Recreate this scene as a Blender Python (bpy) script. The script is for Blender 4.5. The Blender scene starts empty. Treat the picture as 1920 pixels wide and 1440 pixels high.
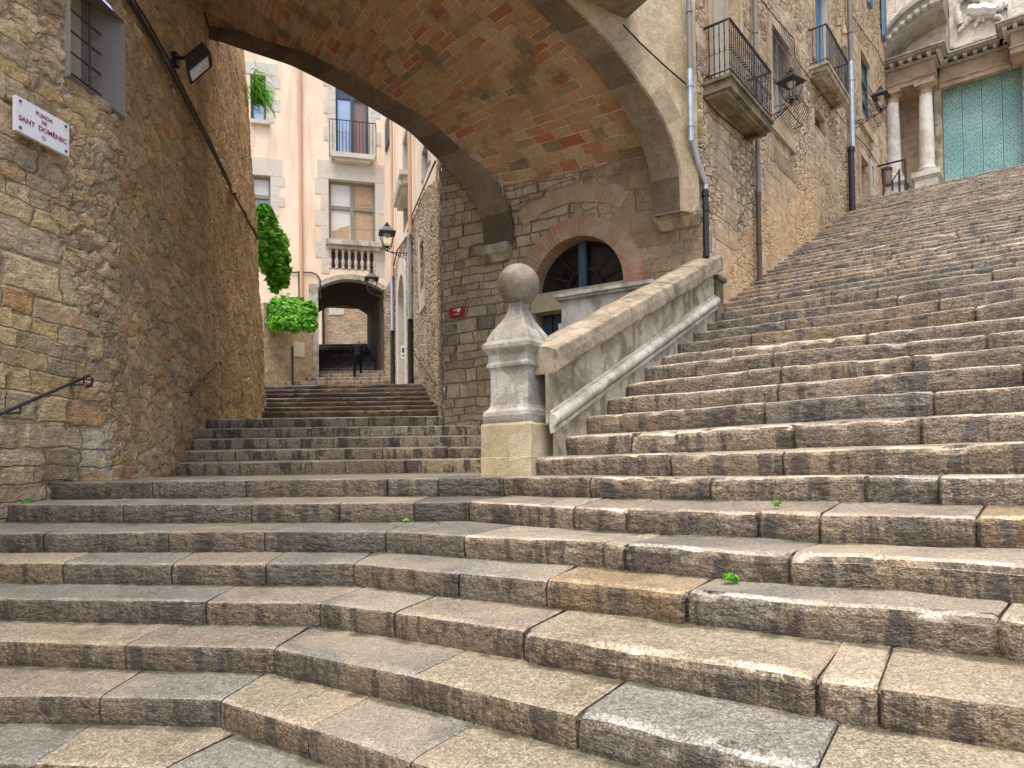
import bpy, math, random, bisect
import numpy as np
from mathutils import Vector, Matrix, noise as mn
R = math.radians
rng = random.Random(7)
scene = bpy.context.scene
COL = scene.collection

# ------------------------------------------------------------------ camera
FPX = 1334.0; PX0, PY0 = 960.0, 873.0
camd = bpy.data.cameras.new('camera'); cam = bpy.data.objects.new('camera', camd)
COL.objects.link(cam); scene.camera = cam
camd.sensor_width = 36; camd.lens = 36*FPX/1920; camd.shift_y = (PY0-720)/1920
camd.clip_start = 0.05; camd.clip_end = 2000
CM = Matrix.Rotation(R(90+1.02), 3, 'X') @ Matrix.Rotation(R(-0.76), 3, 'Z')
cam.matrix_world = CM.to_4x4()

def ray(u, v):
    return CM @ Vector(((u-PX0)/FPX, -(v-PY0)/FPX, -1.0))
def atY(u, v, Y):
    d = ray(u, v); return d*(Y/d.y)
def hitz(u, v, z):
    d = ray(u, v); return d*(z/d.z)

# ------------------------------------------------------------------ planes
class Pl:
    """vertical plane: s along (dx,dy), z up, off towards the viewer"""
    def __init__(s, x, y, dx, dy, flip=None):
        l = math.hypot(dx, dy); s.o = Vector((x, y, 0)); s.d = Vector((dx/l, dy/l, 0))
        s.n = Vector((-s.d.y, s.d.x, 0))
        if s.n.dot(-s.o) < 0: s.n = -s.n
        if flip: s.n = -s.n
    def pt(s, a, z, off=0.0):
        p = s.o + s.d*a + s.n*off; return Vector((p.x, p.y, z))
    def hit(s, u, v, off=0.0):
        d = ray(u, v); o = s.o + s.n*off
        t = o.dot(s.n)/d.dot(s.n); p = d*t
        return (p-s.o).dot(s.d), p.z
class Poly:
    """vertical wall along a plan polyline, lightly smoothed"""
    def __init__(s, pts, side):
        P = [Vector((x, y, 0)) for x, y in pts]
        D = []
        for i in range(len(P)-1):
            n = max(1, int((P[i+1]-P[i]).length/0.1))
            for k in range(n): D.append(P[i].lerp(P[i+1], k/n))
        D.append(P[-1])
        for _ in range(4):
            D = [D[0]]+[(D[i-1]+D[i]*2+D[i+1])/4 for i in range(1, len(D)-1)]+[D[-1]]
        s.P = D; s.L = [0.0]
        for i in range(1, len(D)): s.L.append(s.L[-1]+(D[i]-D[i-1]).length)
        s.len = s.L[-1]; s.side = side
        s.La = np.array(s.L); s.X = np.array([p.x for p in D]); s.Y = np.array([p.y for p in D])
    def xy(s, a): return s.xyf(a)
    def pt(s, a, z, off=0.0):
        x, y = s.xy(a)
        x1, y1 = s.xy(min(a+.06, s.len)); x0, y0 = s.xy(max(a-.06, 0))
        l = math.hypot(x1-x0, y1-y0)+1e-9; tx, ty = (x1-x0)/l, (y1-y0)/l
        return Vector((x - ty*off*s.side, y + tx*off*s.side, z))
    def hit(s, u, v):
        d = ray(u, v)
        if not hasattr(s, 'S_'):
            s.S_ = np.linspace(0, s.len, 3000); s.SX = np.interp(s.S_, s.La, s.X); s.SY = np.interp(s.S_, s.La, s.Y)
        k = int(np.argmin(np.abs(s.SX/s.SY-d.x/d.y))); return float(s.S_[k]), d.z/d.y*float(s.SY[k])
    def xyf(s, a):
        n = len(s.L); t = a
        if t <= 0: return s.P[0].x, s.P[0].y
        if t >= s.len: return s.P[-1].x, s.P[-1].y
        i = bisect.bisect_right(s.L, t)-1; f = (t-s.L[i])/max(1e-9, s.L[i+1]-s.L[i]); A = s.P[i]; B = s.P[i+1]
        return A.x+(B.x-A.x)*f, A.y+(B.y-A.y)*f

# ------------------------------------------------------------------ objects
def tag(o, label=None, cat=None, group=None, kind=None):
    if label: o['label'] = label
    if cat: o['category'] = cat
    if group: o['group'] = group
    if kind: o['kind'] = kind
    return o
WL = {}
def empty(name, loc, label, cat, group=None):
    o = bpy.data.objects.new(name, None); COL.objects.link(o)
    o.location = loc; o.empty_display_size = .2; WL[o] = Vector(loc)
    return tag(o, label, cat, group)
class MB:
    def __init__(s): s.v = []; s.f = []; s.uv = []; s.c = []; s.anyc = False
    def vert(s, p, uv=(0, 0), c=None):
        s.v.append((p[0], p[1], p[2])); s.uv.append(uv); s.c.append(c or (1, 1, 1, 1))
        if c: s.anyc = True
        return len(s.v)-1
    def poly(s, pts, uvs=None, c=None):
        if uvs is None: uvs = [(0, 0)]*len(pts)
        ids = [s.vert(p, q, c) for p, q in zip(pts, uvs)]
        s.f.append(ids)
    def grid(s, P, UV=None, C=None, close=False):
        """P: rows of points"""
        b = len(s.v); nr = len(P); nc = len(P[0])
        for i in range(nr):
            for j in range(nc):
                s.vert(P[i][j], UV[i][j] if UV else (0, 0), C[i][j] if C else None)
        for i in range(nr-1):
            for j in range(nc-1 if not close else nc):
                j2 = (j+1) % nc
                s.f.append([b+i*nc+j, b+i*nc+j2, b+(i+1)*nc+j2, b+(i+1)*nc+j])
    def hexa(s, c8, uvscale=1.0):
        """c8: bottom 4 (ccw) then top 4"""
        F = [(3, 2, 1, 0), (4, 5, 6, 7), (0, 1, 5, 4), (1, 2, 6, 5), (2, 3, 7, 6), (3, 0, 4, 7)]
        for f in F:
            P = [Vector(c8[i]) for i in f]
            w = (P[1]-P[0]).length; h = (P[3]-P[0]).length
            s.poly(P, [(0, 0), (w, 0), (w, h), (0, h)])
    def box(s, o, ax, ay, az):
        """o corner, three edge vectors"""
        o = Vector(o); ax = Vector(ax); ay = Vector(ay); az = Vector(az)
        s.hexa([o, o+ax, o+ax+ay, o+ay, o+az, o+ax+az, o+ax+ay+az, o+ay+az])
    def pbox(s, pl, s0, s1, z0, z1, f0, f1):
        c = [pl.pt(s0, z0, f0), pl.pt(s1, z0, f0), pl.pt(s1, z0, f1), pl.pt(s0, z0, f1),
             pl.pt(s0, z1, f0), pl.pt(s1, z1, f0), pl.pt(s1, z1, f1), pl.pt(s0, z1, f1)]
        s.hexa(c)
    def cbox(s, c, sx, sy, sz, rot=0):
        m = Matrix.Rotation(rot, 3, 'Z'); c = Vector(c)
        ax = m @ Vector((sx, 0, 0)); ay = m @ Vector((0, sy, 0)); az = Vector((0, 0, sz))
        s.box(c-ax/2-ay/2-az/2, ax, ay, az)
    def tube(s, path, r, n=8, cap=True):
        path = [Vector(p) for p in path]; rs = r if isinstance(r, (list, tuple)) else [r]*len(path)
        rows = []; up = None
        for i, p in enumerate(path):
            t = (path[min(i+1, len(path)-1)]-path[max(i-1, 0)])
            if t.length < 1e-9: t = Vector((0, 0, 1))
            t.normalize()
            if up is None: up = Vector((0, 0, 1)) if abs(t.z) < .9 else Vector((1, 0, 0))
            a = t.cross(up); 
            if a.length < 1e-6: a = t.cross(Vector((0, 1, 0)))
            a.normalize(); b = a.cross(t).normalized(); up = b
            rows.append([p + (a*math.cos(2*math.pi*k/n)+b*math.sin(2*math.pi*k/n))*rs[i] for k in range(n)])
        s.grid(rows, close=True)
        if cap:
            s.poly(rows[0][::-1]); s.poly(rows[-1])
    def lathe(s, c, prof, n=16, sq=False, rot=0):
        """prof: (r,z) about vertical axis at c; sq: square section"""
        c = Vector(c); rows = []
        for r, z in prof:
            row = []
            for k in range(4 if sq else n):
                if sq:
                    a = math.pi/4+k*math.pi/2+rot; q = r*math.sqrt(2)
                else: a = 2*math.pi*k/n; q = r
                row.append(c+Vector((math.cos(a)*q, math.sin(a)*q, z)))
            rows.append(row)
        if sq:
            for i in range(len(rows)-1):
                for k in range(4):
                    k2 = (k+1) % 4; A, B, Cc, D = rows[i][k], rows[i][k2], rows[i+1][k2], rows[i+1][k]
                    w = (B-A).length; h = (D-A).length
                    s.poly([A, B, Cc, D], [(0, A.z), (w, A.z), (w, D.z), (0, D.z)])
        else: s.grid(rows, close=True)
        s.poly(rows[0][::-1]); s.poly(rows[-1])
    def build(s, name, mat, parent=None, smooth=False, merge=False):
        me = bpy.data.meshes.new(name)
        o = bpy.data.objects.new(name, me); COL.objects.link(o)
        base = WL.get(parent, Vector((0, 0, 0))) if parent else Vector((0, 0, 0))
        vv = [(x-base.x, y-base.y, z-base.z) for x, y, z in s.v]
        me.from_pydata(vv, [], s.f)
        uvl = me.uv_layers.new(name='UVMap')
        li = np.empty(len(me.loops), dtype=np.int32); me.loops.foreach_get('vertex_index', li)
        uvl.data.foreach_set('uv', np.array(s.uv, dtype=np.float32)[li].ravel())
        if s.anyc:
            ca = me.color_attributes.new('tint', 'FLOAT_COLOR', 'POINT')
            ca.data.foreach_set('color', np.array(s.c, dtype=np.float32).ravel())
        if smooth: me.polygons.foreach_set('use_smooth', [True]*len(me.polygons))
        me.materials.append(mat)
        if parent: o.parent = parent
        WL[o] = base
        return o

# ------------------------------------------------------------------ nodes
class NT:
    def __init__(s, name, disp=False):
        s.m = bpy.data.materials.new(name); s.m.use_nodes = True; s.t = s.m.node_tree; s.t.nodes.clear()
        s.out = s.t.nodes.new('ShaderNodeOutputMaterial'); s.b = s.t.nodes.new('ShaderNodeBsdfPrincipled')
        s.t.links.new(s.b.outputs[0], s.out.inputs[0])
        if disp: s.m.displacement_method = 'BOTH'
    def n(s, typ, **kw):
        o = s.t.nodes.new(typ)
        for k, v in kw.items():
            if k.startswith('_'): setattr(o, k[1:], v)
        return o
    def l(s, a, b): s.t.links.new(a, b)
    def setin(s, sock, v):
        if isinstance(v, bpy.types.NodeSocket): s.l(v, sock)
        else:
            if hasattr(sock.default_value, '__len__') and not hasattr(v, '__len__'): v = (v, v, v, 1)[:len(sock.default_value)]
            elif hasattr(v, '__len__') and len(v) == 3 and len(sock.default_value) == 4: v = (*v, 1)
            sock.default_value = v
    def math(s, op, a, b=0.5, clamp=False):
        o = s.n('ShaderNodeMath', _operation=op, _use_clamp=clamp); s.setin(o.inputs[0], a); s.setin(o.inputs[1], b); return o.outputs[0]
    def vm(s, op, a, b):
        o = s.n('ShaderNodeVectorMath', _operation=op); s.setin(o.inputs[0], a); s.setin(o.inputs[1], b); return o.outputs[0]
    def sep(s, v):
        o = s.n('ShaderNodeSeparateXYZ'); s.l(v, o.inputs[0]); return o.outputs
    def comb(s, x, y, z=0.0):
        o = s.n('ShaderNodeCombineXYZ'); s.setin(o.inputs[0], x); s.setin(o.inputs[1], y); s.setin(o.inputs[2], z); return o.outputs[0]
    def noise(s, vec, scale, detail=3, rough=.55, dim='3D', col=False, w=None):
        o = s.n('ShaderNodeTexNoise', _noise_dimensions=dim)
        if dim == '1D': s.setin(o.inputs['W'], w)
        else: s.l(vec, o.inputs['Vector'])
        o.inputs['Scale'].default_value = scale; o.inputs['Detail'].default_value = detail; o.inputs['Roughness'].default_value = rough
        return o.outputs['Color' if col else 'Fac']
    def mapr(s, v, a, b, c=0.0, d=1.0, smooth=True):
        o = s.n('ShaderNodeMapRange', _interpolation_type='SMOOTHSTEP' if smooth else 'LINEAR')
        for i, x in enumerate((v, a, b, c, d)): s.setin(o.inputs[i], x)
        return o.outputs[0]
    def mix(s, f, a, b, mode='MIX'):
        o = s.n('ShaderNodeMix', _data_type='RGBA', _blend_type=mode)
        s.setin(o.inputs[0], f); s.setin(o.inputs[6], a); s.setin(o.inputs[7], b); return o.outputs[2]
    def mixf(s, f, a, b):
        o = s.n('ShaderNodeMix', _data_type='FLOAT'); s.setin(o.inputs[0], f); s.setin(o.inputs[2], a); s.setin(o.inputs[3], b); return o.outputs[0]
    def ramp(s, v, cols, const=False):
        o = s.n('ShaderNodeValToRGB'); r = o.color_ramp; r.interpolation = 'CONSTANT' if const else 'LINEAR'
        if not isinstance(cols[0][0], (list, tuple)): cols = [(i/(len(cols)-(0 if const else 1)), c) for i, c in enumerate(cols)]
        while len(r.elements) < len(cols): r.elements.new(0.5)
        for e, (p, c) in zip(r.elements, cols): e.position = p; e.color = (*c, 1)
        s.l(v, o.inputs[0]); return o.outputs[0]
    def uv(s): return s.n('ShaderNodeTexCoord').outputs['UV']
    def pos(s): return s.n('ShaderNodeNewGeometry').outputs['Position']
    def scl(s, vec, x, y, z=1.0): return s.vm('MULTIPLY', vec, (x, y, z))
    def warp(s, vec, scale, amp, detail=2):
        c = s.noise(vec, scale, detail, col=True)
        c = s.vm('SUBTRACT', c, (.5, .5, .5)); c = s.vm('MULTIPLY', c, (amp, amp, 0))
        return s.vm('ADD', vec, c)
    def coursed(s, vec, bw, rh, mortar=.012, warp=.04, soft=.5, vary=1.0):
        v = s.warp(vec, 1.6, warp*2.2); v = s.warp(v, 7, warp)
        x, y, z = s.sep(v)
        nz = s.noise(None, 1.0/(rh*5), 0, dim='1D', w=y)
        y2 = s.math('ADD', y, s.math('MULTIPLY', s.math('SUBTRACT', nz, .5), rh*2.2*vary))
        # shift each row by its own amount and stretch
        row = s.math('FLOOR', s.math('DIVIDE', y2, rh))
        wn = s.n('ShaderNodeTexWhiteNoise', _noise_dimensions='1D'); s.setin(wn.inputs['W'], row)
        rr = wn.outputs['Value']
        x2 = s.math('MULTIPLY', s.math('ADD', x, s.math('MULTIPLY', rr, 7.3)), s.mixf(rr, 1+.35*vary, 1-.3*vary))
        x3 = s.math('ADD', x2, s.math('MULTIPLY', s.math('SUBTRACT', s.noise(s.comb(x2, s.math('MULTIPLY', row, 3.7)), 1.0/(bw*2.5), 0, dim='2D'), .5), bw*2.4*vary))
        b = s.n('ShaderNodeTexBrick'); b.offset = 0.5; b.squash = 1
        s.l(s.comb(x3, y2), b.inputs['Vector']); b.inputs['Scale'].default_value = 1
        s.setin(b.inputs['Color1'], (0, 0, 0)); s.setin(b.inputs['Color2'], (1, 1, 1)); s.setin(b.inputs['Mortar'], (.5, .5, .5))
        b.inputs['Mortar Size'].default_value = mortar; b.inputs['Mortar Smooth'].default_value = soft
        b.inputs['Bias'].default_value = 0; b.inputs['Brick Width'].default_value = bw; b.inputs['Row Height'].default_value = rh
        rnd = s.sep(b.outputs['Color'])[0]
        return rnd, s.math('SUBTRACT', 1.0, b.outputs['Fac'])
    def rubble(s, vec, sx, sy, warp=.05, edge=.09, rand=1.0):
        v = s.warp(vec, 5, warp); v = s.warp(v, 18, warp*.3); v = s.scl(v, sx, sy)
        a = s.n('ShaderNodeTexVoronoi', _voronoi_dimensions='2D', _feature='F1'); a.inputs['Scale'].default_value = 1; a.inputs['Randomness'].default_value = rand
        b = s.n('ShaderNodeTexVoronoi', _voronoi_dimensions='2D', _feature='DISTANCE_TO_EDGE'); b.inputs['Scale'].default_value = 1; b.inputs['Randomness'].default_value = rand
        s.l(v, a.inputs['Vector']); s.l(v, b.inputs['Vector'])
        c = s.sep(a.outputs['Color'])
        return c[0], s.mapr(b.outputs['Distance'], 0.01, edge), c[1]
    def finish(s, col, height=None, rough=.85, bump=.5, dist=.02, disp=0.0, spec=.3):
        s.setin(s.b.inputs['Base Color'], col); s.setin(s.b.inputs['Roughness'], rough)
        s.b.inputs['Specular IOR Level'].default_value = spec
        if height is not None:
            if disp > 0:
                d = s.n('ShaderNodeDisplacement'); d.inputs['Midlevel'].default_value = .5; d.inputs['Scale'].default_value = disp
                s.l(height, d.inputs['Height']); s.l(d.outputs[0], s.out.inputs['Displacement'])
            else:
                b = s.n('ShaderNodeBump'); b.inputs['Strength'].default_value = bump; b.inputs['Distance'].default_value = dist
                s.l(height, b.inputs['Height']); s.l(b.outputs[0], s.b.inputs['Normal'])
        return s.m

def plain(name, col, rough=.6, metal=0, var=.15, scale=8, bump=.0, spec=.5, dist=.005):
    t = NT(name); p = t.pos(); nz = t.noise(p, scale, 5, .65)
    c = t.mix(t.mapr(nz, .25, .75, smooth=False), tuple(x*(1-var) for x in col), tuple(min(1, x*(1+var)) for x in col))
    t.b.inputs['Metallic'].default_value = metal
    return t.finish(c, t.noise(p, scale*6, 3) if bump else None, t.mapr(nz, .3, .7, max(.05, rough-.1), min(1, rough+.1)), bump, dist, spec=spec)

# ------------------------------------------------------------------ stone materials
def stone_layers(t, rnd, mask, pal, mortar, uv, grain=1.0, grime=.35, grimecol=(.12, .09, .06), rnd2=None):
    c = t.ramp(rnd, pal)
    p = t.pos()
    g = t.noise(p, 38, 4, .7); m = t.noise(p, 9, 4, .6); L = t.noise(p, 1.3, 4, .6); d = t.noise(p, 3.1, 5, .7)
    c = t.mix(t.mapr(g, .3, .75, smooth=False), t.mix(1.0, c, (.66, .64, .62), 'MULTIPLY'), t.mix(1.0, c, (1.22, 1.2, 1.16), 'MULTIPLY'))
    c = t.mix(t.mapr(m, .35, .7), t.mix(1.0, c, (.8, .79, .78), 'MULTIPLY'), c)
    mc = t.mix(t.mapr(g, .3, .7), tuple(x*.7 for x in mortar), mortar)
    c = t.mix(mask, mc, c)
    c = t.mix(t.math('MULTIPLY', t.mapr(d, .48, .72), grime), c, grimecol)
    c = t.mix(t.mapr(L, .3, .7), t.mix(1.0, c, (.8, .76, .7), 'MULTIPLY'), t.mix(1.0, c, (1.12, 1.1, 1.06), 'MULTIPLY'))
    h = t.math('MULTIPLY', mask, t.mixf(rnd, .35, .8))
    h = t.math('ADD', h, t.math('MULTIPLY', t.math('SUBTRACT', m, .5), .7*grain))
    h = t.math('ADD', h, t.math('MULTIPLY', t.math('SUBTRACT', g, .5), .3*grain))
    return c, h

PAL_OLD = [(.37,.31,.22), (.46,.39,.28), (.32,.27,.2), (.50,.38,.19), (.43,.37,.28), (.27,.22,.17), (.50,.43,.32), (.44,.27,.14), (.45,.4,.31), (.50,.40,.23), (.36,.32,.25)]
def mk_leftwall():
    t = NT('old_rubble_wall', disp=True); uv = t.uv()
    x0_ = t.sep(uv)[0]; r1, m1 = t.coursed(uv, .40, .19, .018, .06, .9, 1.0)
    r2, m2, q2 = t.rubble(uv, 3.2, 6.6, .16, .13)
    r3, m3, q3 = t.rubble(uv, 9, 15, .10, .18)
    x, y, z = t.sep(uv)
    # small packing stones between larger ones
    big = t.math('MAXIMUM', t.mapr(t.noise(uv, 2.2, 2), .36, .5), t.mapr(x0_, 3.4, 3.9))
    rr = t.mixf(big, r3, r2); mm = t.mixf(big, m3, m2)
    edge = t.math('ADD', t.math('MULTIPLY', x, 1.0), t.math('MULTIPLY', t.math('SUBTRACT', t.noise(uv, 1.1, 3), .5), 1.1))
    edge = t.math('ADD', edge, t.math('MULTIPLY', y, .32))
    f = t.mapr(edge, 3.35, 3.5)
    rnd = t.mixf(f, r1, rr); mask = t.mixf(f, m1, mm)
    # far part: mortar wiped flat over the stones
    plas = t.mapr(x, 3.0, 3.9); mask2 = t.math('MULTIPLY', mask, t.mixf(plas, 1.0, t.mapr(t.noise(uv, 3.3, 4), .36, .56, .7, 1)))
    c, h = stone_layers(t, rnd, mask2, PAL_OLD, (.36, .295, .20), uv, 1.1, .35)
    # one pale cement patch near the ground
    dx = t.math('DIVIDE', t.math('SUBTRACT', x, 3.12), .28); dy = t.math('DIVIDE', t.math('SUBTRACT', y, .3), .24)
    dd = t.math('ADD', t.math('POWER', dx, 2), t.math('POWER', dy, 2))
    dd = t.math('ADD', dd, t.math('MULTIPLY', t.math('SUBTRACT', t.noise(uv, 6, 5), .5), 3.2))
    pf = t.math('MULTIPLY', t.mapr(dd, 1.1, .5), t.mapr(t.noise(uv, 14, 4), .4, .55)); c = t.mix(t.math('MULTIPLY', pf, .7), c, (.36, .36, .35))
    c = t.mix(plas, c, t.mix(1.0, c, (1.16, 1.1, 1.0), 'MULTIPLY'))
    ch = t.noise(t.scl(uv, 1, 2.2), 11, 4, .7); h = t.math('ADD', h, t.math('MULTIPLY', t.math('SUBTRACT', ch, .5), .7))
    c = t.mix(t.math('MULTIPLY', t.mapr(ch, .44, .32), .5), c, (.07, .05, .03))
    c = t.mix(1.0, c, (1.25, 1.21, 1.13), 'MULTIPLY')
    return t.finish(c, h, .9, disp=.06)
def mk_wallmat(name, pal, mortar, mode='coursed', bw=.32, rh=.16, sx=5, sy=8, disp=.03, grime=.35, warp=.035, mort=.012, grain=.8, stain=None, soft=.6, vary=1.0, bumpd=None):
    t = NT(name, disp=bumpd is None); uv = t.uv()
    if mode == 'coursed': r, m = t.coursed(uv, bw, rh, mort, warp, soft, vary)
    elif mode == 'rubble': r, m, q = t.rubble(uv, sx, sy, .07, .15)
    else:
        r1, m1 = t.coursed(uv, bw, rh, mort, warp, soft, vary); r2, m2, q = t.rubble(uv, sx, sy, .08, .15)
        f = t.mapr(t.noise(uv, .8, 3), .46, .54)
        r = t.mixf(f, r1, r2); m = t.mixf(f, m1, m2)
    c, h = stone_layers(t, r, m, pal, mortar, uv, grain, grime)
    if stain: c = stain(t, uv, c)
    return t.finish(c, h, .88, bump=.8, dist=bumpd or .02, disp=disp if bumpd is None else 0)

PAL_GREY = [(.58,.47,.32), (.63,.53,.37), (.48,.39,.28), (.68,.57,.40), (.53,.43,.31), (.60,.51,.38), (.32,.27,.22), (.70,.59,.42)]
PAL_GOLD = [(.57,.45,.30), (.66,.54,.38), (.46,.37,.25), (.72,.61,.45), (.52,.40,.26), (.62,.52,.38), (.38,.31,.22)]
M = {}
M['left'] = mk_leftwall()
def stW(t, uv, c):
    x, y, z = t.sep(uv)
    f = t.math('MULTIPLY', t.mapr(t.noise(t.pos(), 2.1, 4), .5, .66), .45)
    return t.mix(f, c, (.44, .27, .13))
M['W'] = mk_wallmat('grey_coursed_wall', PAL_GREY, (.30,.23,.15), 'coursed', .26, .14, disp=.05, warp=.045, mort=.013, grime=.3, grain=1.1, soft=.9)
M['Wlun'] = mk_wallmat('patched_wall', [(.5,.38,.24), (.42,.32,.21), (.55,.44,.3), (.36,.27,.18), (.48,.36,.24)], (.45,.35,.23), 'mix', .38, .22, 5, 8, disp=.035, stain=stW, grime=.3, warp=.04, grain=1.1)
def stR(t, uv, c):
    x, y, z = t.sep(uv)
    # orange washed render low down by the steps, ochre streaks
    yy = t.math('SUBTRACT', y, t.math('MULTIPLY', x, .56))
    nz = t.noise(uv, 1.6, 5, .65)
    f = t.math('MULTIPLY', t.mapr(t.math('ADD', yy, t.math('MULTIPLY', t.math('SUBTRACT', nz, .5), 1.6)), 2.75, 2.35), .85)
    f = t.math('MULTIPLY', f, t.mapr(x, 0.2, 1.0)); f = t.math('MULTIPLY', f, t.mapr(x, 5.6, 4.6))
    oc = t.mix(t.mapr(t.noise(uv, 5, 5), .35, .65), (.5,.3,.15), (.58,.42,.24))
    c = t.mix(f, c, oc)
    st = t.noise(t.scl(uv, 5, .5), 1, 4, .6)
    return t.mix(t.math('MULTIPLY', t.mapr(st, .52, .7), .45), c, (.3,.19,.1))
M['RB'] = mk_wallmat('golden_townhouse_stone', PAL_GOLD, (.24,.175,.10), 'mix', .46, .20, 5.5, 11, disp=.045, soft=.9, stain=stR, grime=.3, warp=.03, mort=.008, grain=1.1)
M['spandrel'] = mk_wallmat('pale_ashlar', [(.55,.45,.3), (.6,.5,.35), (.5,.4,.26), (.63,.54,.39), (.52,.43,.3)], (.5,.4,.26), 'coursed', .5, .24, disp=.008, grime=.25, warp=.012, mort=.005, soft=.3, vary=.6)
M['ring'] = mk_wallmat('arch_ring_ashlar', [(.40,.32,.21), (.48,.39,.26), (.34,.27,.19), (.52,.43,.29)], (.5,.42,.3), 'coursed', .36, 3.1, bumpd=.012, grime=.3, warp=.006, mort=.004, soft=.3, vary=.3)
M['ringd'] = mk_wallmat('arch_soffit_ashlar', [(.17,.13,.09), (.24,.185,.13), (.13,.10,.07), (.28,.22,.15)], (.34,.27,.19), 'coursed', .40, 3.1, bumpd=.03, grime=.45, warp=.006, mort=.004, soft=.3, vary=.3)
M['alley'] = mk_wallmat('pale_rubble_wall', [(.6,.51,.38), (.5,.42,.31), (.66,.57,.43), (.44,.37,.27), (.58,.5,.37)], (.42,.34,.23), 'rubble', sx=3.2, sy=5, disp=.07, grime=.25, grain=1.2)
M['farrub'] = mk_wallmat('far_rubble', [(.5,.4,.28), (.42,.34,.24), (.55,.45,.32), (.35,.28,.2)], (.45,.36,.25), 'rubble', sx=4, sy=5, bumpd=.03, grime=.3)
def mk_vault():
    t = NT('vault_brick', disp=True); uv = t.uv()
    r, m = t.coursed(uv, .29, .115, .007, .02, .45, .35)
    c = t.ramp(r, [(.42,.24,.12), (.48,.30,.16), (.50,.34,.2), (.42,.22,.10), (.52,.37,.22), (.34,.23,.12), (.52,.29,.13), (.27,.19,.11), (.50,.31,.15), (.45,.19,.08), (.37,.12,.06)])
    p = t.pos(); g = t.noise(p, 40, 4, .7); mm = t.noise(p, 7, 4, .6); L = t.noise(p, 1.2, 5, .65)
    c = t.mix(t.mapr(g, .3, .75), t.mix(1, c, (.7,.7,.7), 'MULTIPLY'), t.mix(1, c, (1.2,1.2,1.2), 'MULTIPLY'))
    mort = t.mix(t.mapr(t.noise(p, 3, 4), .4, .6), (.74,.59,.42), (.42,.3,.19))
    c = t.mix(m, mort, c)
    c = t.mix(t.math('MULTIPLY', t.mapr(L, .48, .6), .4), c, t.mix(t.mapr(mm, .4, .6), (.38,.25,.13), (.50,.35,.20)))
    c = t.mix(t.math('MULTIPLY', t.mapr(t.noise(p, 2.3, 5), .54, .66), .6), c, (.13,.095,.065))
    h = t.math('ADD', t.math('MULTIPLY', m, .5), t.math('MULTIPLY', mm, .5)); h = t.math('ADD', h, t.math('MULTIPLY', g, .3))
    h = t.math('ADD', h, t.math('MULTIPLY', r, .25))
    return t.finish(c, h, .85, disp=.02)
M['vault'] = mk_vault()
def mk_voussoir(name, a, b, c3, bw=.055):
    t = NT(name); uv = t.uv(); r, m = t.coursed(uv, bw, 3.1, .006, .006, .5, .2)
    c = t.ramp(r, [a, b, c3, a, b]); p = t.pos()
    c = t.mix(t.noise(p, 25, 4), t.mix(1, c, (.75,.75,.75), 'MULTIPLY'), c)
    c = t.mix(t.math('MULTIPLY', t.mapr(t.noise(p, 4.5, 5), .44, .56), .5), c, (.46,.36,.25))
    c = t.mix(m, (.46,.36,.24), c)
    return t.finish(c, m, .9, .8, .01)
M['vouss'] = mk_voussoir('red_brick_arch', (.40,.2,.11), (.38,.24,.14), (.46,.18,.09))
M['vouss2'] = mk_voussoir('worn_brick_arch', (.42,.31,.19), (.38,.27,.16), (.42,.22,.12), .045)
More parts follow.
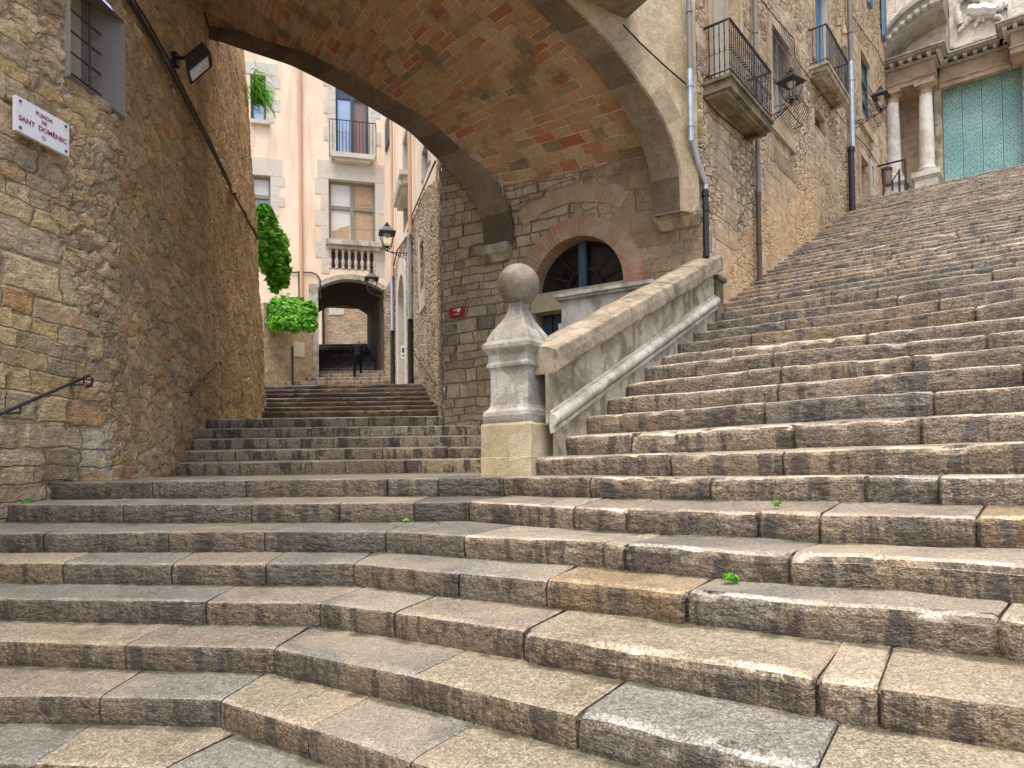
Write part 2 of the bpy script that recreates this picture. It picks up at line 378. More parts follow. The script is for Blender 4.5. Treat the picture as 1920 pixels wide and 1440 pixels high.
def mk_steps():
    t = NT('worn_step_stone'); a = t.n('ShaderNodeAttribute', _attribute_name='tint'); base = a.outputs['Color']; p = t.pos()
    g = t.noise(p, 100, 2, .9); g2 = t.noise(p, 42, 4, .75); m = t.noise(p, 5, 5, .65); L = t.noise(p, 1.1, 4, .6)
    c = t.mix(t.mapr(g, .40, .62, smooth=False), t.mix(1, base, (.5,.49,.47), 'MULTIPLY'), t.mix(1, base, (1.5,1.48,1.44), 'MULTIPLY'))
    c = t.mix(t.mapr(g2, .40, .60), t.mix(1, c, (.66,.65,.62), 'MULTIPLY'), t.mix(1, c, (1.12,1.12,1.1), 'MULTIPLY'))
    c = t.mix(t.math('MULTIPLY', t.mapr(m, .46, .68), .5), c, t.mix(1, c, (.55,.5,.44), 'MULTIPLY'))
    pt_ = t.noise(p, .9, 3, .5); c = t.mix(t.math('MULTIPLY', t.mapr(pt_, .52, .6), .38), c, t.mix(t.mapr(g, .34, .68, smooth=False), (.2,.15,.09), (.62,.5,.34)))
    # risers carry brown dirt and black runs
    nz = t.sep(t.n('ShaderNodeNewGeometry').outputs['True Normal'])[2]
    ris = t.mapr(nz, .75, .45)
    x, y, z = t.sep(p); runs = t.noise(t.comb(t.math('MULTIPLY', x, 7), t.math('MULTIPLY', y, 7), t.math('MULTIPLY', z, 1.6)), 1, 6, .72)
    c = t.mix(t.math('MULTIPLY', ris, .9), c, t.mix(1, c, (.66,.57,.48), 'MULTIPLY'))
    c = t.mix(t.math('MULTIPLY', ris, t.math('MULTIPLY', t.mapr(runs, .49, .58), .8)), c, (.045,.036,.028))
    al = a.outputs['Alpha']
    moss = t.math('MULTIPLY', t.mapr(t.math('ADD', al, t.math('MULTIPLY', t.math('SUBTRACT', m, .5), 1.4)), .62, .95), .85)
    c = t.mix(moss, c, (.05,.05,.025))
    h = t.math('ADD', t.math('MULTIPLY', g, .5), t.math('MULTIPLY', g2, .9)); h = t.math('ADD', h, t.math('MULTIPLY', m, .8))
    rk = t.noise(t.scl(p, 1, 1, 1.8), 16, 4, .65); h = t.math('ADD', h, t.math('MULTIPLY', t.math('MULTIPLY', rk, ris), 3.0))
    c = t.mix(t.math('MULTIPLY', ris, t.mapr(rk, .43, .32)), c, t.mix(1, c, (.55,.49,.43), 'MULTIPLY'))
    rough = t.mapr(t.noise(p, 3.2, 4), .35, .65, .30, .55)
    return t.finish(c, h, rough, .85, .012, spec=.5)
M['step'] = mk_steps()
def mk_carved(name, col, dark=.4, disp=None, streak=(.1,.085,.06), sc=1.0, patch=.0):
    t = NT(name); p = t.pos(); g = t.noise(p, 60, 4, .7); m = t.noise(p, 6*sc, 5, .65); L = t.noise(p, 1.6*sc, 5, .65)
    c = t.mix(t.mapr(g, .3, .7), tuple(x*.8 for x in col), tuple(min(1, x*1.12) for x in col))
    c = t.mix(t.math('MULTIPLY', t.math('MULTIPLY', t.mapr(L, .45, .62), t.mapr(m, .35, .55, .4, 1)), min(1, dark*1.25)), c, streak)
    c = t.mix(t.math('MULTIPLY', t.mapr(m, .5, .66), dark*.8), c, tuple(x*.55 for x in col))
    pz = t.noise(p, 3.3*sc, 4, .55); c = t.mix(t.math('MULTIPLY', t.mapr(pz, .50, .53), patch), c, t.mix(1, c, (.58,.54,.47), 'MULTIPLY'))
    x, y, z = t.sep(p); dr = t.noise(t.comb(t.math('MULTIPLY', x, 9), t.math('MULTIPLY', y, 9), t.math('MULTIPLY', z, 1.2)), 1, 4, .6)
    c = t.mix(t.math('MULTIPLY', t.mapr(dr, .54, .68), patch), c, streak)
    h = t.math('ADD', t.math('MULTIPLY', g, .6), m)
    return t.finish(c, h, .8, .8, .014)
M['carved'] = mk_carved('carved_limestone', (.50,.48,.42), .45, streak=(.17,.15,.12), patch=.6)
M['ballst'] = mk_carved('ball_stone', (.26,.22,.165), .6, streak=(.12,.09,.06), patch=.35, sc=1.6)
M['cap'] = mk_carved('parapet_cap_stone', (.38,.31,.22), .5, streak=(.08,.075,.045), sc=1.6, patch=.5)
M['panel'] = mk_carved('parapet_panel_stone', (.52,.45,.32), .55, streak=(.17,.14,.085), sc=1.3, patch=.7)
M['mould'] = mk_carved('parapet_moulding', (.58,.53,.44), .5, streak=(.25,.21,.15), patch=.45)
M['darkst'] = mk_carved('dark_weathered_stone', (.26,.21,.13), .7, streak=(.06,.055,.03))
M['white'] = mk_carved('pale_church_stone', (.68,.64,.57), .45, streak=(.3,.24,.17))
M['brownst'] = mk_carved('brown_church_stone', (.45,.33,.21), .5, streak=(.16,.11,.08))
M['greyst'] = mk_carved('grey_cornice_stone', (.42,.38,.32), .5)
M['soot_shade'] = mk_carved('sooty_shaded_vault_stone', (.045,.034,.024), .5, streak=(.03,.022,.015))  # sooty stone, darkened further to put the passage's shade into its colour
M['winreveal'] = mk_carved('grey_window_plaster', (.2,.185,.155), .3, streak=(.2,.18,.15))
M['lunplaster'] = mk_carved('ochre_jamb', (.42,.34,.22), .4)
M['quoin'] = mk_carved('white_window_stone', (.58,.54,.46), .3, streak=(.42,.34,.24))
M['plinth'] = mk_carved('yellowed_plinth', (.52,.44,.28), .35, streak=(.42,.26,.1), patch=.35)
def mk_peach():
    t = NT('peach_render'); p = t.pos(); L = t.noise(p, .6, 5, .6); g = t.noise(p, 20, 3)
    x, y, z = t.sep(p); st = t.noise(t.comb(t.math('MULTIPLY', x, 3), t.math('MULTIPLY', y, 3), t.math('MULTIPLY', z, .35)), 1, 4)
    c = t.mix(t.mapr(L, .35, .65), (.74,.57,.41), (.80,.66,.50)); c = t.mix(t.math('MULTIPLY', t.mapr(st, .5, .7), .4), c, (.52,.32,.17)); c = t.mix(t.math('MULTIPLY', t.mapr(t.noise(p, 2.2, 5, .7), .55, .7), .3), c, (.8,.68,.54))
    return t.finish(c, g, .9, .2, .004)
M['peach'] = mk_peach()
M['peachpipe'] = plain('peach_painted_pipe', (.52,.32,.2), .6)
M['iron'] = plain('black_iron', (.025,.025,.027), .45, .3)
M['rust'] = plain('rusty_iron', (.07,.045,.035), .7, .2)
M['galv'] = plain('galvanised_metal', (.42,.45,.47), .35, .75, .12)
M['greypipe'] = plain('grey_brown_pipe', (.2,.18,.165), .55, .2)
M['blackpipe'] = plain('black_cast_pipe', (.022,.02,.02), .45, .2)
M['rustpipe'] = plain('rusty_drain_shoe', (.1,.06,.05), .6, .2)
M['cable'] = plain('black_cable', (.015,.013,.012), .6)
M['glass'] = plain('window_glass', (.2,.23,.25), .08, 0, .3, 2, spec=1.0)
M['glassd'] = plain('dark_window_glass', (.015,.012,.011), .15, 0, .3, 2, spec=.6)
M['glasssky'] = plain('sky_reflecting_glass', (.35,.42,.48), .06, .5, .25, .7, spec=1.0)
M['lampglass'] = plain('lamp_glass', (.5,.48,.42), .2, 0, .2, 5, spec=.8)
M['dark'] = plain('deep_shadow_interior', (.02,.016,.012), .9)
M['woodsh'] = plain('pale_wood_shutter', (.42,.29,.18), .7, 0, .25, 5)
M['whitesh'] = plain('white_inner_shutter', (.62,.6,.56), .5, 0, .06)
M['winframe'] = plain('grey_green_frame', (.2,.2,.15), .6, 0, .25, 10)
M['bluefr'] = plain('dark_blue_frame', (.03,.05,.07), .4, 0, .2)
M['blueframe2'] = plain('slate_blue_frame', (.045,.075,.10), .5)
M['blueshut'] = plain('blue_shutter', (.12,.25,.38), .6, 0, .12)
M['greydoor'] = plain('pale_grey_door', (.42,.37,.28), .7, 0, .15)
M['brownpan'] = plain('brown_panel', (.2,.13,.11), .7)
def mk_teal():
    t = NT('teal_painted_door'); p = t.pos(); L = t.noise(p, 1.2, 5, .65); g = t.noise(p, 14, 5, .7)
    c = t.mix(t.mapr(L, .35, .65), (.22,.41,.38), (.33,.52,.47)); c = t.mix(t.math('MULTIPLY', t.mapr(g, .5, .7), .4), c, (.12,.29,.31))
    return t.finish(c, g, .6, .3, .004)
M['teal'] = mk_teal()
M['stud'] = plain('dark_stud', (.02,.045,.045), .5, .4)
M['marble'] = plain('white_marble_plaque', (.75,.74,.74), .3, 0, .05)
M['redink'] = plain('dark_red_lettering', (.25,.03,.04), .6)
M['redsign'] = plain('red_sign', (.32,.02,.03), .45, 0, .08)
M['wht'] = plain('white_print', (.75,.73,.7), .5, 0, .03)
M['screw'] = plain('grey_screw', (.2,.2,.2), .3, .8)
M['mortar'] = plain('mortar_bed', (.075,.06,.045), .95, 0, .3, 10, .5)
M['soil'] = plain('ground_earth', (.2,.17,.13), .95, 0, .3, 3, .5)
def mk_leaf(name, a, b, c2):
    t = NT(name); at = t.n('ShaderNodeAttribute', _attribute_name='tint'); r = t.sep(at.outputs['Color'])[0]
    c = t.ramp(r, [a, b, c2])
    t.b.inputs['Subsurface Weight'].default_value = 0
    m = t.finish(c, None, .55, spec=.3)
    tr = t.n('ShaderNodeBsdfTranslucent'); t.setin(tr.inputs[0], t.mix(1, c, (1.3,1.5,.6), 'MULTIPLY')); ms = t.n('ShaderNodeMixShader'); ms.inputs[0].default_value = .35
    t.l(t.b.outputs[0], ms.inputs[1]); t.l(tr.outputs[0], ms.inputs[2]); t.l(ms.outputs[0], t.out.inputs[0])
    return m
M['leaf'] = mk_leaf('bright_leaves', (.045,.17,.012), (.12,.37,.025), (.23,.52,.05))
M['stem'] = plain('woody_stem', (.09,.065,.045), .8)
M['cloth'] = plain('dark_jacket', (.008,.011,.02), .9, spec=.1)
M['trous'] = plain('black_trousers', (.005,.005,.006), .9, spec=.1)
M['skin'] = plain('skin', (.45,.27,.19), .6)
M['hair'] = plain('reddish_blond_hair', (.25,.12,.06), .6, 0, .3, 30)
# ------------------------------------------------------------------ wall builder
def wall_mb(mb, pl, s0, s1, z0, z1, res=.05, hole=None, sb=(), zb=(), off=0.0, uvo=(0, 0), batter=None, zbot=None, ztop=None):
    def ticks(a, b, br):
        br = sorted([a, b]+[q for q in br if a < q < b]); out = []
        for i in range(len(br)-1):
            n = max(1, int(round((br[i+1]-br[i])/res)))
            out += [br[i]+(br[i+1]-br[i])*k/n for k in range(n)]
        return out+[br[-1]]
    S = ticks(s0, s1, sb); Z = ticks(z0, z1, zb); idx = {}
    def V(i, j):
        if (i, j) not in idx:
            s, z = S[i], Z[j]
            if zbot: z = max(z, zbot(s))
            if ztop: z = min(z, ztop(s))
            o = off+(batter(s, z) if batter else 0)
            idx[(i, j)] = mb.vert(pl.pt(s, z, o), (s-uvo[0], z-uvo[1]))
        return idx[(i, j)]
    for i in range(len(S)-1):
        sm = (S[i]+S[i+1])/2
        for j in range(len(Z)-1):
            zm = (Z[j]+Z[j+1])/2
            if hole and hole(sm, zm): continue
            if zbot and Z[j+1] < zbot(sm)-.02: continue
            if ztop and Z[j] > ztop(sm)+.02: continue
            mb.f.append([V(i, j), V(i+1, j), V(i+1, j+1), V(i, j+1)])
    return mb
def fix_dir(mb, pl):
    return mb
def rect_holes(rs):
    return lambda s, z: any(a < s < b and c < z < d for a, b, c, d in rs)
def reveal(mb, pl, s0, s1, z0, z1, d, f0=.015, back=False):
    P = lambda s, z, o: pl.pt(s, z, o)
    for (a, b) in (((s0, z0), (s0, z1)), ((s0, z1), (s1, z1)), ((s1, z1), (s1, z0)), ((s1, z0), (s0, z0))):
        L = math.hypot(b[0]-a[0], b[1]-a[1])
        mb.poly([P(a[0], a[1], f0), P(b[0], b[1], f0), P(b[0], b[1], -d), P(a[0], a[1], -d)], [(0, 0), (L, 0), (L, d), (0, d)])
    if back: mb.poly([P(s0, z0, -d), P(s1, z0, -d), P(s1, z1, -d), P(s0, z1, -d)])

# ------------------------------------------------------------------ world, light
w = bpy.data.worlds.new('World'); scene.world = w; w.use_nodes = True
wt = w.node_tree; bg = wt.nodes['Background']; sky = wt.nodes.new('ShaderNodeTexSky')
sky.sky_type = 'NISHITA'; sky.sun_disc = False
SUN_EL, SUN_AZ = 74, 200     # azimuth from +Y clockwise: behind the viewer, to the right
sky.sun_elevation = R(SUN_EL); sky.sun_rotation = R(SUN_AZ)
sky.air_density = 1.0; sky.dust_density = 4.0; sky.ozone_density = .6
wt.links.new(sky.outputs[0], bg.inputs[0]); bg.inputs[1].default_value = .15
sl = bpy.data.lights.new('sun', 'SUN'); so = bpy.data.objects.new('sun', sl); COL.objects.link(so)
sl.energy = 1.35; sl.angle = R(50); sl.color = (1, .95, .88)
dirv = Vector((math.sin(R(SUN_AZ))*math.cos(R(SUN_EL)), math.cos(R(SUN_AZ))*math.cos(R(SUN_EL)), math.sin(R(SUN_EL))))
so.rotation_euler = dirv.to_track_quat('Z', 'Y').to_euler()
scene.view_settings.view_transform = 'Standard'; scene.view_settings.look = 'None'
scene.view_settings.gamma = 1; scene.view_settings.exposure = 1.33
scene.render.engine = 'CYCLES'
scene.cycles.max_bounces = 7; scene.cycles.diffuse_bounces = 5; scene.cycles.glossy_bounces = 2
scene.cycles.use_denoising = True

# ------------------------------------------------------------------ steps
N2 = Vector((.616, .788)); E2 = Vector((-.788, .616))
def dens(pl3, ds):
    out = []
    for a, b in zip(pl3[:-1], pl3[1:]):
        n = max(1, int((b-a).length/ds))
        out += [a.lerp(b, k/n) for k in range(n)]
    return out+[pl3[-1]]
GRAN = (.215, .207, .187); TAN = (.315, .27, .20); BRN = (.26, .222, .18); OCH = (.30, .228, .135); LIT = (.35, .305, .245)
def pickcol(r, kind):
    q = r.random()
    if kind == 'new': c = GRAN if q < .62 else (TAN if q < .8 else (OCH if q < .88 else BRN))
    elif kind == 'old': c = BRN if q < .5 else (LIT if q < .74 else (TAN if q < .84 else (OCH if q < .88 else GRAN)))
    elif kind == 'mid': c = GRAN if q < .35 else (BRN if q < .7 else (TAN if q < .9 else LIT))
    else: c = kind
    k = .85+.3*r.random(); return tuple(min(.8, x*k) for x in c)
def step_mesh(edge, nxt, r, ds, seed, kindfn, tread=.45, slope=.02, joints=None, lenr=(.5, 1.3), amp=1.0, over=.08, cols=None):
    """edge: 3D polyline of the nosing; nxt: nosing of the step above (or None); r: visible riser"""
    rg = random.Random(seed); mb = MB()
    E = dens(edge, ds); n = len(E)
    L = [0]
    for a, b in zip(E[:-1], E[1:]): L.append(L[-1]+(b-a).length)
    tot = L[-1]
    ND = dens(nxt, .03) if nxt else None
    kinks = []; acc = 0
    for a, b in zip(edge[:-1], edge[1:]):
        acc += (b-a).length; kinks.append(acc)
    # per-sample frames
    fr = []
    arr = np.array([(q.x, q.y, q.z) for q in ND]) if ND else None
    for i, p in enumerate(E):
        t = (E[min(i+1, n-1)]-E[max(i-1, 0)]); t.z = 0; t.normalize()
        nn = Vector((-t.y, t.x, 0))
        if nn.y < 0: nn = -nn
        if ND:
            d2 = (arr[:, 0]-p.x)**2+(arr[:, 1]-p.y)**2; k = int(np.argmin(d2)); q = Vector(arr[k])
            # blend nearest-point direction with the normal so the rows stay regular
            dd = q-p; D = math.hypot(dd.x, dd.y)
            dz = (q.z-rr(r, q))-p.z; dirn = Vector((dd.x/D, dd.y/D, 0)) if D > 1e-3 else nn
            dirn = (dirn*.6+nn*.4).normalized(); D = D/max(.6, dirn.dot(Vector((dd.x/D, dd.y/D, 0)))) if D > 1e-3 else tread
        else: D = tread; dz = slope; dirn = nn
        fr.append((p, t, dirn, D, dz))
    def at(s):
        i = np.searchsorted(L, s)-1; i = max(0, min(n-2, int(i))); f = (s-L[i])/max(1e-6, L[i+1]-L[i]); f = max(0, min(1, f))
        a, b = fr[i], fr[i+1]
        return (a[0].lerp(b[0], f), a[1].lerp(b[1], f).normalized(), a[2].lerp(b[2], f).normalized(), a[3]*(1-f)+b[3]*f, a[4]*(1-f)+b[4]*f)
    # joints
    if joints is None:
        J = [0.0]; s = 0
        while s < tot:
            s += rg.uniform(*lenr); J.append(min(s, tot))
        if tot-J[-2] < .25: J.pop(-2)
    else: J = [0.0]+[j for j in joints if .05 < j < tot-.05]+[tot]
    prof_t = [0, .13, .22, .36, .55, .78, 1.0]
    def ring(s, shrink, c, blkseed, old, end=0.0):
        p, t, dn, D, dz = at(s)
        rz = rr(r, p)
        sag = (mn.noise(Vector((s*.9+blkseed, seed*3.1, 0)))*.012 + mn.noise(Vector((s*3.1, seed*2.3, blkseed)))*.007)*old
        wob = (mn.noise(Vector((s*2.3+9, seed*1.7, blkseed)))*.014 + mn.noise(Vector((s*9, seed*1.3, blkseed+5)))*.005)*old
        rows = []
        rd = .012+.016*max(0, old-.4)
        pr = [(.02, -rz-.05), (.004, -rz*.82), (0, -rz*.55), (-.002, -rz*.28), (.0, -rd*1.3), (rd*.35, -rd*.42), (rd*1.2, -.001)]
        for k, (a, h) in enumerate(pr):
            a += shrink; h -= shrink*.7 if k >= 4 else 0
            rows.append((a, h, k))
        for f in prof_t[1:]:
            rows.append((f*(D+over), dz*f*(D+over)/max(D, .05)-shrink*.6, 10))
        out = []; cs = []
        for a, h, k in rows:
            q = p+dn*(a+wob*(1 if k < 8 else 0))+Vector((0, 0, h))
            if k < 8:
                q.z += sag*(1 if k >= 3 else .4)
                nz = mn.noise(q*14)*.006*old+mn.noise(q*5+Vector((3, 3, 3)))*.010*old
                q -= dn*nz
                if 3 <= k <= 6:
                    ch = min(.02, max(0, mn.noise(q*7+Vector((blkseed, 0, 0)))-.15)*.05*old)
                    q += dn*ch*.8; q.z -= ch*.6
            else:
                q.z += sag*.6*(1-min(1, a/(D+.01)))+mn.noise(q*4)*.005*old
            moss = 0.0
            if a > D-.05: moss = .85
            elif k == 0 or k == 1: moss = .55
            wear_glint = 1.0
            if k in (5, 6): wear_glint = 1+max(0, 1.1*min(1.2, old+.1)*(.5+mn.noise(q*5)*1.1))  # nosing paled: worn edge plus wet-sky highlight put into the colour
            out.append(q); cs.append((min(.8, c[0]*wear_glint), min(.8, c[1]*wear_glint), min(.8, c[2]*wear_glint), moss))
        return out, cs
    for b in range(len(J)-1):
        a0, a1 = J[b], J[b+1]
        if a1-a0 < .05: continue
        mid = at((a0+a1)/2)[0]; kd, old = kindfn(mid)
        c = pickcol(rg, kd) if not (cols and b in cols) else cols[b]
        old *= amp*rg.uniform(.7, 1.25); bs = rg.uniform(0, 50)
        g = .003+.003*old; dz0 = rg.uniform(-.004, .004)*old
        ss = [a0+g, a0+g+.012]; m = max(1, int((a1-a0-2*g-.024)/ds))
        ss += [a0+g+.012+(a1-a0-2*g-.024)*k/m for k in range(1, m)] + [a1-g-.012, a1-g]
        P = []; C = []
        for k, s in enumerate(ss):
            sh = .012*(.5+.5*old) if k in (0, len(ss)-1) else 0
            o, cs = ring(s, sh, c, bs, old)
            for q in o: q.z += dz0
            P.append(o); C.append(cs)
        base = len(mb.v); mb.grid(P, None, C)
        np_ = len(P[0])
        mb.f.append([base+j for j in range(np_)][::1]); mb.f.append([base+(len(P)-1)*np_+j for j in range(np_)][::-1])
    # mortar bed behind the joints
    P = []; C = []
    for i in range(0, n, max(1, int(.15/ds))):
        p, t, dn, D, dz = fr[i]; rz = rr(r, p)
        P.append([p+dn*.035+Vector((0, 0, -rz-.06)), p+dn*.03+Vector((0, 0, -.03)), p+dn*.06+Vector((0, 0, -.018)), p+dn*(D+over)+Vector((0, 0, dz-.018))])
        C.append([(.1, .085, .06, .6)]*4)
    if (E[-1]-P[-1][0]).length > .1 and len(P) > 1:
        p, t, dn, D, dz = fr[-1]; rz = rr(r, p)
        P.append([p+dn*.035+Vector((0, 0, -rz-.06)), p+dn*.03+Vector((0, 0, -.03)), p+dn*.06+Vector((0, 0, -.018)), p+dn*(D+over)+Vector((0, 0, dz-.018))]); C.append([(.1, .085, .06, .6)]*4)
    mb.grid(P, None, C)
    return mb
def rr(r, p): return r(p) if callable(r) else r

# ---- front steps: nosing lines read off where they stand
def P3(u, v, Y): return atY(u, v, Y)
def Z3(u, v, z): return hitz(u, v, z)
K0 = [P3(105, 905, 6.15), P3(285, 902, 6.0), P3(725, 897, 5.8), P3(935, 895, 5.62), P3(1105, 894, 5.05), P3(1330, 895, 4.52), P3(1620, 892, 3.99), P3(1920, 892, 3.52)]
K1 = [P3(25, 946, 5.75), P3(470, 945, 5.5), P3(775, 942, 5.3), P3(870, 940, 5.2), P3(1010, 948, 4.78), P3(1172, 955, 4.42), P3(1420, 960, 3.9), P3(1535, 964, 3.7), P3(1825, 968, 3.3), P3(1920, 969, 3.2)]
K2 = [P3(0, 1000, 5.25), P3(315, 997, 5.05), P3(495, 996, 4.98), P3(735, 997, 4.86), P3(868, 1004, 4.49), P3(960, 1008, 4.28), P3(1125, 1016, 3.97), P3(1175, 1022, 3.87), P3(1475, 1038, 3.32), P3(1685, 1045, 3.03), P3(1920, 1060, 2.75)]
K3 = [Z3(*q, -.541) for q in ((0, 1055), (320, 1057), (660, 1057), (855, 1075), (960, 1082), (1020, 1087), (1285, 1110), (1560, 1135), (1865, 1160), (1920, 1168))]
K4 = [Z3(*q, -.728) for q in ((0, 1122), (385, 1128), (595, 1130), (735, 1147), (970, 1180), (1060, 1195), (1230, 1223), (1385, 1247), (1530, 1272), (1635, 1287), (1920, 1325))]
K5 = [Z3(*q, -.915) for q in ((0, 1202), (230, 1209), (510, 1215), (765, 1265), (960, 1312), (1070, 1337), (1260, 1380), (1505, 1436), (1700, 1480))]
K6 = [Z3(*q, -1.102) for q in ((0, 1305), (185, 1307), (405, 1311), (575, 1364), (760, 1424), (960, 1490), (1200, 1570))]
K7 = [Z3(*q, -1.289) for q in ((0, 1430), (300, 1440), (480, 1510), (700, 1600))]
def ext(k, a, b):
    d0 = (k[0]-k[1]).normalized(); d1 = (k[-1]-k[-2]).normalized(); d0.z = 0; d1.z = 0
    return [k[0]+d0*a]+k+[k[-1]+d1*b]
K = [ext(K0, .3, 2.5), ext(K1, .5, 2.6), ext(K2, .9, 2.6), ext(K3, 1.0, 2.6), ext(K4, 1.2, 2.4), ext(K5, 1.3, 2.2), ext(K6, 1.5, 2.4), ext(K7, 1.6, 2.6)]
k8 = [Vector((p.x-.1, p.y-.42, p.z-.187)) for p in K[7]]; k8[-1] += Vector((.6, -.5, 0))
K.append(k8)
def jl(k, us):
    """joint positions (arc length) nearest to given picture columns"""
    out = []; D = dens(k, .01); acc = 0; tgt = [ray(u, 950).x/ray(u, 950).y for u in us]; best = {u: (9, 0) for u in tgt}
    for a, b in zip(D[:-1], D[1:]):
        q = a.x/a.y if a.y > .05 else 9
        for u in tgt:
            if abs(q-u) < best[u][0]: best[u] = (abs(q-u), acc)
        acc += (b-a).length
    return sorted(best[u][1] for u in tgt), acc
def front_kind(p):
    s = p.x*.616+p.y*.788
    right = p.x > (5.6-p.y)*.55-.25
    return ('old', 1.25) if (p.x > .35 and p.y > 2.3) else (('mid', .8) if p.x > -.1 and p.y > 3.5 else ('new', .35))
GR, TN, BR, OC, LT = GRAN, TAN, BRN, OCH, LIT
D2 = tuple(x*.72 for x in GRAN)
JO = {0: ([285, 460, 725, 820, 942, 1105, 1330, 1620, 1760], [D2, GR, BR, GR, D2, BR, BR, LT, GR, LT]),
      1: ([230, 470, 635, 775, 878, 1008, 1072, 1172, 1420, 1535, 1830], [GR, GR, BR, BR, D2, BR, LT, BR, BR, BR, BR, OC]),
      2: ([80, 315, 495, 720, 868, 1128, 1168, 1478], [GR, GR, BR, GR, GR, LT, LT, GR, LT]),
      3: ([115, 320, 495, 660, 855, 1020, 1284, 1868], [TN, GR, BR, GR, GR, GR, OC, GR, LT]),
      4: ([383, 595, 735, 975, 1525, 1640], [GR, BR, GR, BR, TN, LT, TN]),
      5: ([232, 510, 768, 1072, 1520], [TN, BR, GR, TN, GR, TN]),
      6: ([185, 410, 572, 760], [BR, GR, TN, GR, TN]),
      7: ([60, 300], [GR, TN, GR, TN])}
front = empty('stone_staircase', (0, 4.5, -.9), 'broad shared flight of grey and tan steps fanning out before the ball-topped pillar', 'staircase')
for k in range(len(K)-1, -1, -1):
    ds = .02 if k >= 3 else .025
    if k in JO:
        us, cc = JO[k]; js, tot = jl(K[k], us); js = js + ([js[-1]+1.3] if tot-js[-1] > 1.6 else [])
        cols = {}
        for i, c in enumerate(cc): kk = .9+.2*rng.random(); cols[i] = tuple(x*kk for x in c)
    else: js = None; cols = None
    nxt = K[k-1] if k > 0 else None
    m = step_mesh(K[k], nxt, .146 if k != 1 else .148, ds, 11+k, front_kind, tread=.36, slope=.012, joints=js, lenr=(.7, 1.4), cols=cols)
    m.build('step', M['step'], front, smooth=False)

# ---- right-hand flight
PP0 = Vector((.4, 5.9)); S_P0 = PP0.dot(N2)
def sR(k): return {1: 4.6, 2: 4.93, 3: 5.26}.get(k, 5.26+.385*(k-3) if k <= 11 else 8.34+.25*(k-11))
def zR(k): return {1: .16, 2: .352}.get(k, .18*k if k <= 11 else 1.98+.1169*(k-11))
RBp = Pl(3.46, 10.0, .79, 1)
def left_end(s):
    if s < 8.2: q = PP0+N2*(s-S_P0)+E2*.10
    else:
        g = (s-10.01)/1.2746; q = Vector((3.46+.79*g, 10+g))+E2*.06
    return q
NR = 45
def r_edge(k):
    s = sR(k); q = left_end(s); pts = []
    t = 0.0
    Lx = 6.0 if k < 12 else 7.0
    while t < Lx:
        p = q-E2*t
        sw = (.035*math.sin(t*1.1+k*.7)+.03*mn.noise(Vector((t*.8, k*1.7, 0))))*(1 if k < 12 else .5)
        dz = (.02 if k < 12 else .012)*mn.noise(Vector((t*.7, k*2.9, 4)))-.008*t
        p = p+N2*sw
        pts.append(Vector((p.x, p.y, zR(k)+dz*min(1, k/2))))
        t += .5
    return pts
RE = {k: r_edge(k) for k in range(1, NR+1)}
rs = empty('stone_staircase', (RE[1][0].x, RE[1][0].y, 0), 'long steep flight of worn brown steps climbing right towards the teal church door', 'staircase')
for k in range(1, NR+1):
    ds = .028 if k < 7 else (.045 if k < 14 else .09)
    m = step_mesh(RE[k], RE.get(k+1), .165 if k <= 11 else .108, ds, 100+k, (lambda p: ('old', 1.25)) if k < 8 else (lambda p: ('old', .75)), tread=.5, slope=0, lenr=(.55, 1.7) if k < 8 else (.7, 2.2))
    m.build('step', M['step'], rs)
# landing in front of the church
q0 = RE[NR][0]; zt = zR(NR)
def xyS(s, t):
    v = N2*s-E2*t; return v
mb = MB(); zc = zt-.01
P = []; UV = []
for i in range(12):
    row = []; uvr = []
    for j in range(24):
        v = xyS(sR(NR)+.3+i*.6, -2.5+j*.7); row.append(Vector((v.x, v.y, zc+i*.04))); uvr.append((i*.6, j*.7))
    P.append(row); UV.append(uvr)
mb.grid(P, UV)
def mk_paving():
    t = NT('granite_paving'); uv = t.uv(); r, m = t.coursed(uv, .7, .4, .006, .01, .4, .4)
    c = t.ramp(r, [(.25,.24,.22), (.38,.3,.2), (.3,.27,.23), (.42,.36,.27)]); p = t.pos(); g = t.noise(p, 80, 3, .8)
    c = t.mix(t.mapr(g, .35, .65), t.mix(1, c, (.7,.7,.7), 'MULTIPLY'), t.mix(1, c, (1.25,1.25,1.25), 'MULTIPLY')); c = t.mix(m, (.1,.085,.06), c)
    c = t.mix(t.math('MULTIPLY', t.mapr(t.noise(p, 2, 4), .45, .65), .5), c, (.14,.12,.09))
    return t.finish(c, t.math('ADD', m, t.math('MULTIPLY', g, .5)), t.mapr(t.noise(p, 2, 3), .35, .65, .3, .6), .7, .008)
M['pave'] = mk_paving()
tag(mb.build('pavement_church', M['pave']), kind='structure')

# ---- left flight behind the landing
LW = Poly([(-5.375, .5), (-3.965, 6.17), (-3.80, 6.8), (-4.53, 10.5), (-5.68, 16.3), (-5.85, 17.2), (-7.2, 17.9)], -1)
SOFF = 3.196
def lwx(Y): return float(np.interp(Y, LW.Y[:int(len(LW.Y)*.93)], LW.X[:int(len(LW.Y)*.93)]))
zb0 = [None]*6; Yb = [8.96+.385*i for i in range(5)]
tops = [868, 845, 824, 804, 786]
prevz = .10
LE = []
for i, Y in enumerate(Yb):
    z = (904.3-tops[i])*Y/1334
    LE.append([Vector((lwx(Y)-.15, Y, z)), Vector((-2.2, Y+.02, z+.005)), Vector((-.4, Y, z)), Vector((.55, Y-.1, z))])
ls = empty('stone_staircase', (-2.2, 9, .1), 'five low cut-stone steps left of the ball-topped pillar, below the arch', 'staircase')
def leftkind(p): return (((.50, .44, .35), .5) if p.x < -1.6 else ((.76, .66, .47), .5))  # right half paler: stronger light there is put into the stone colour
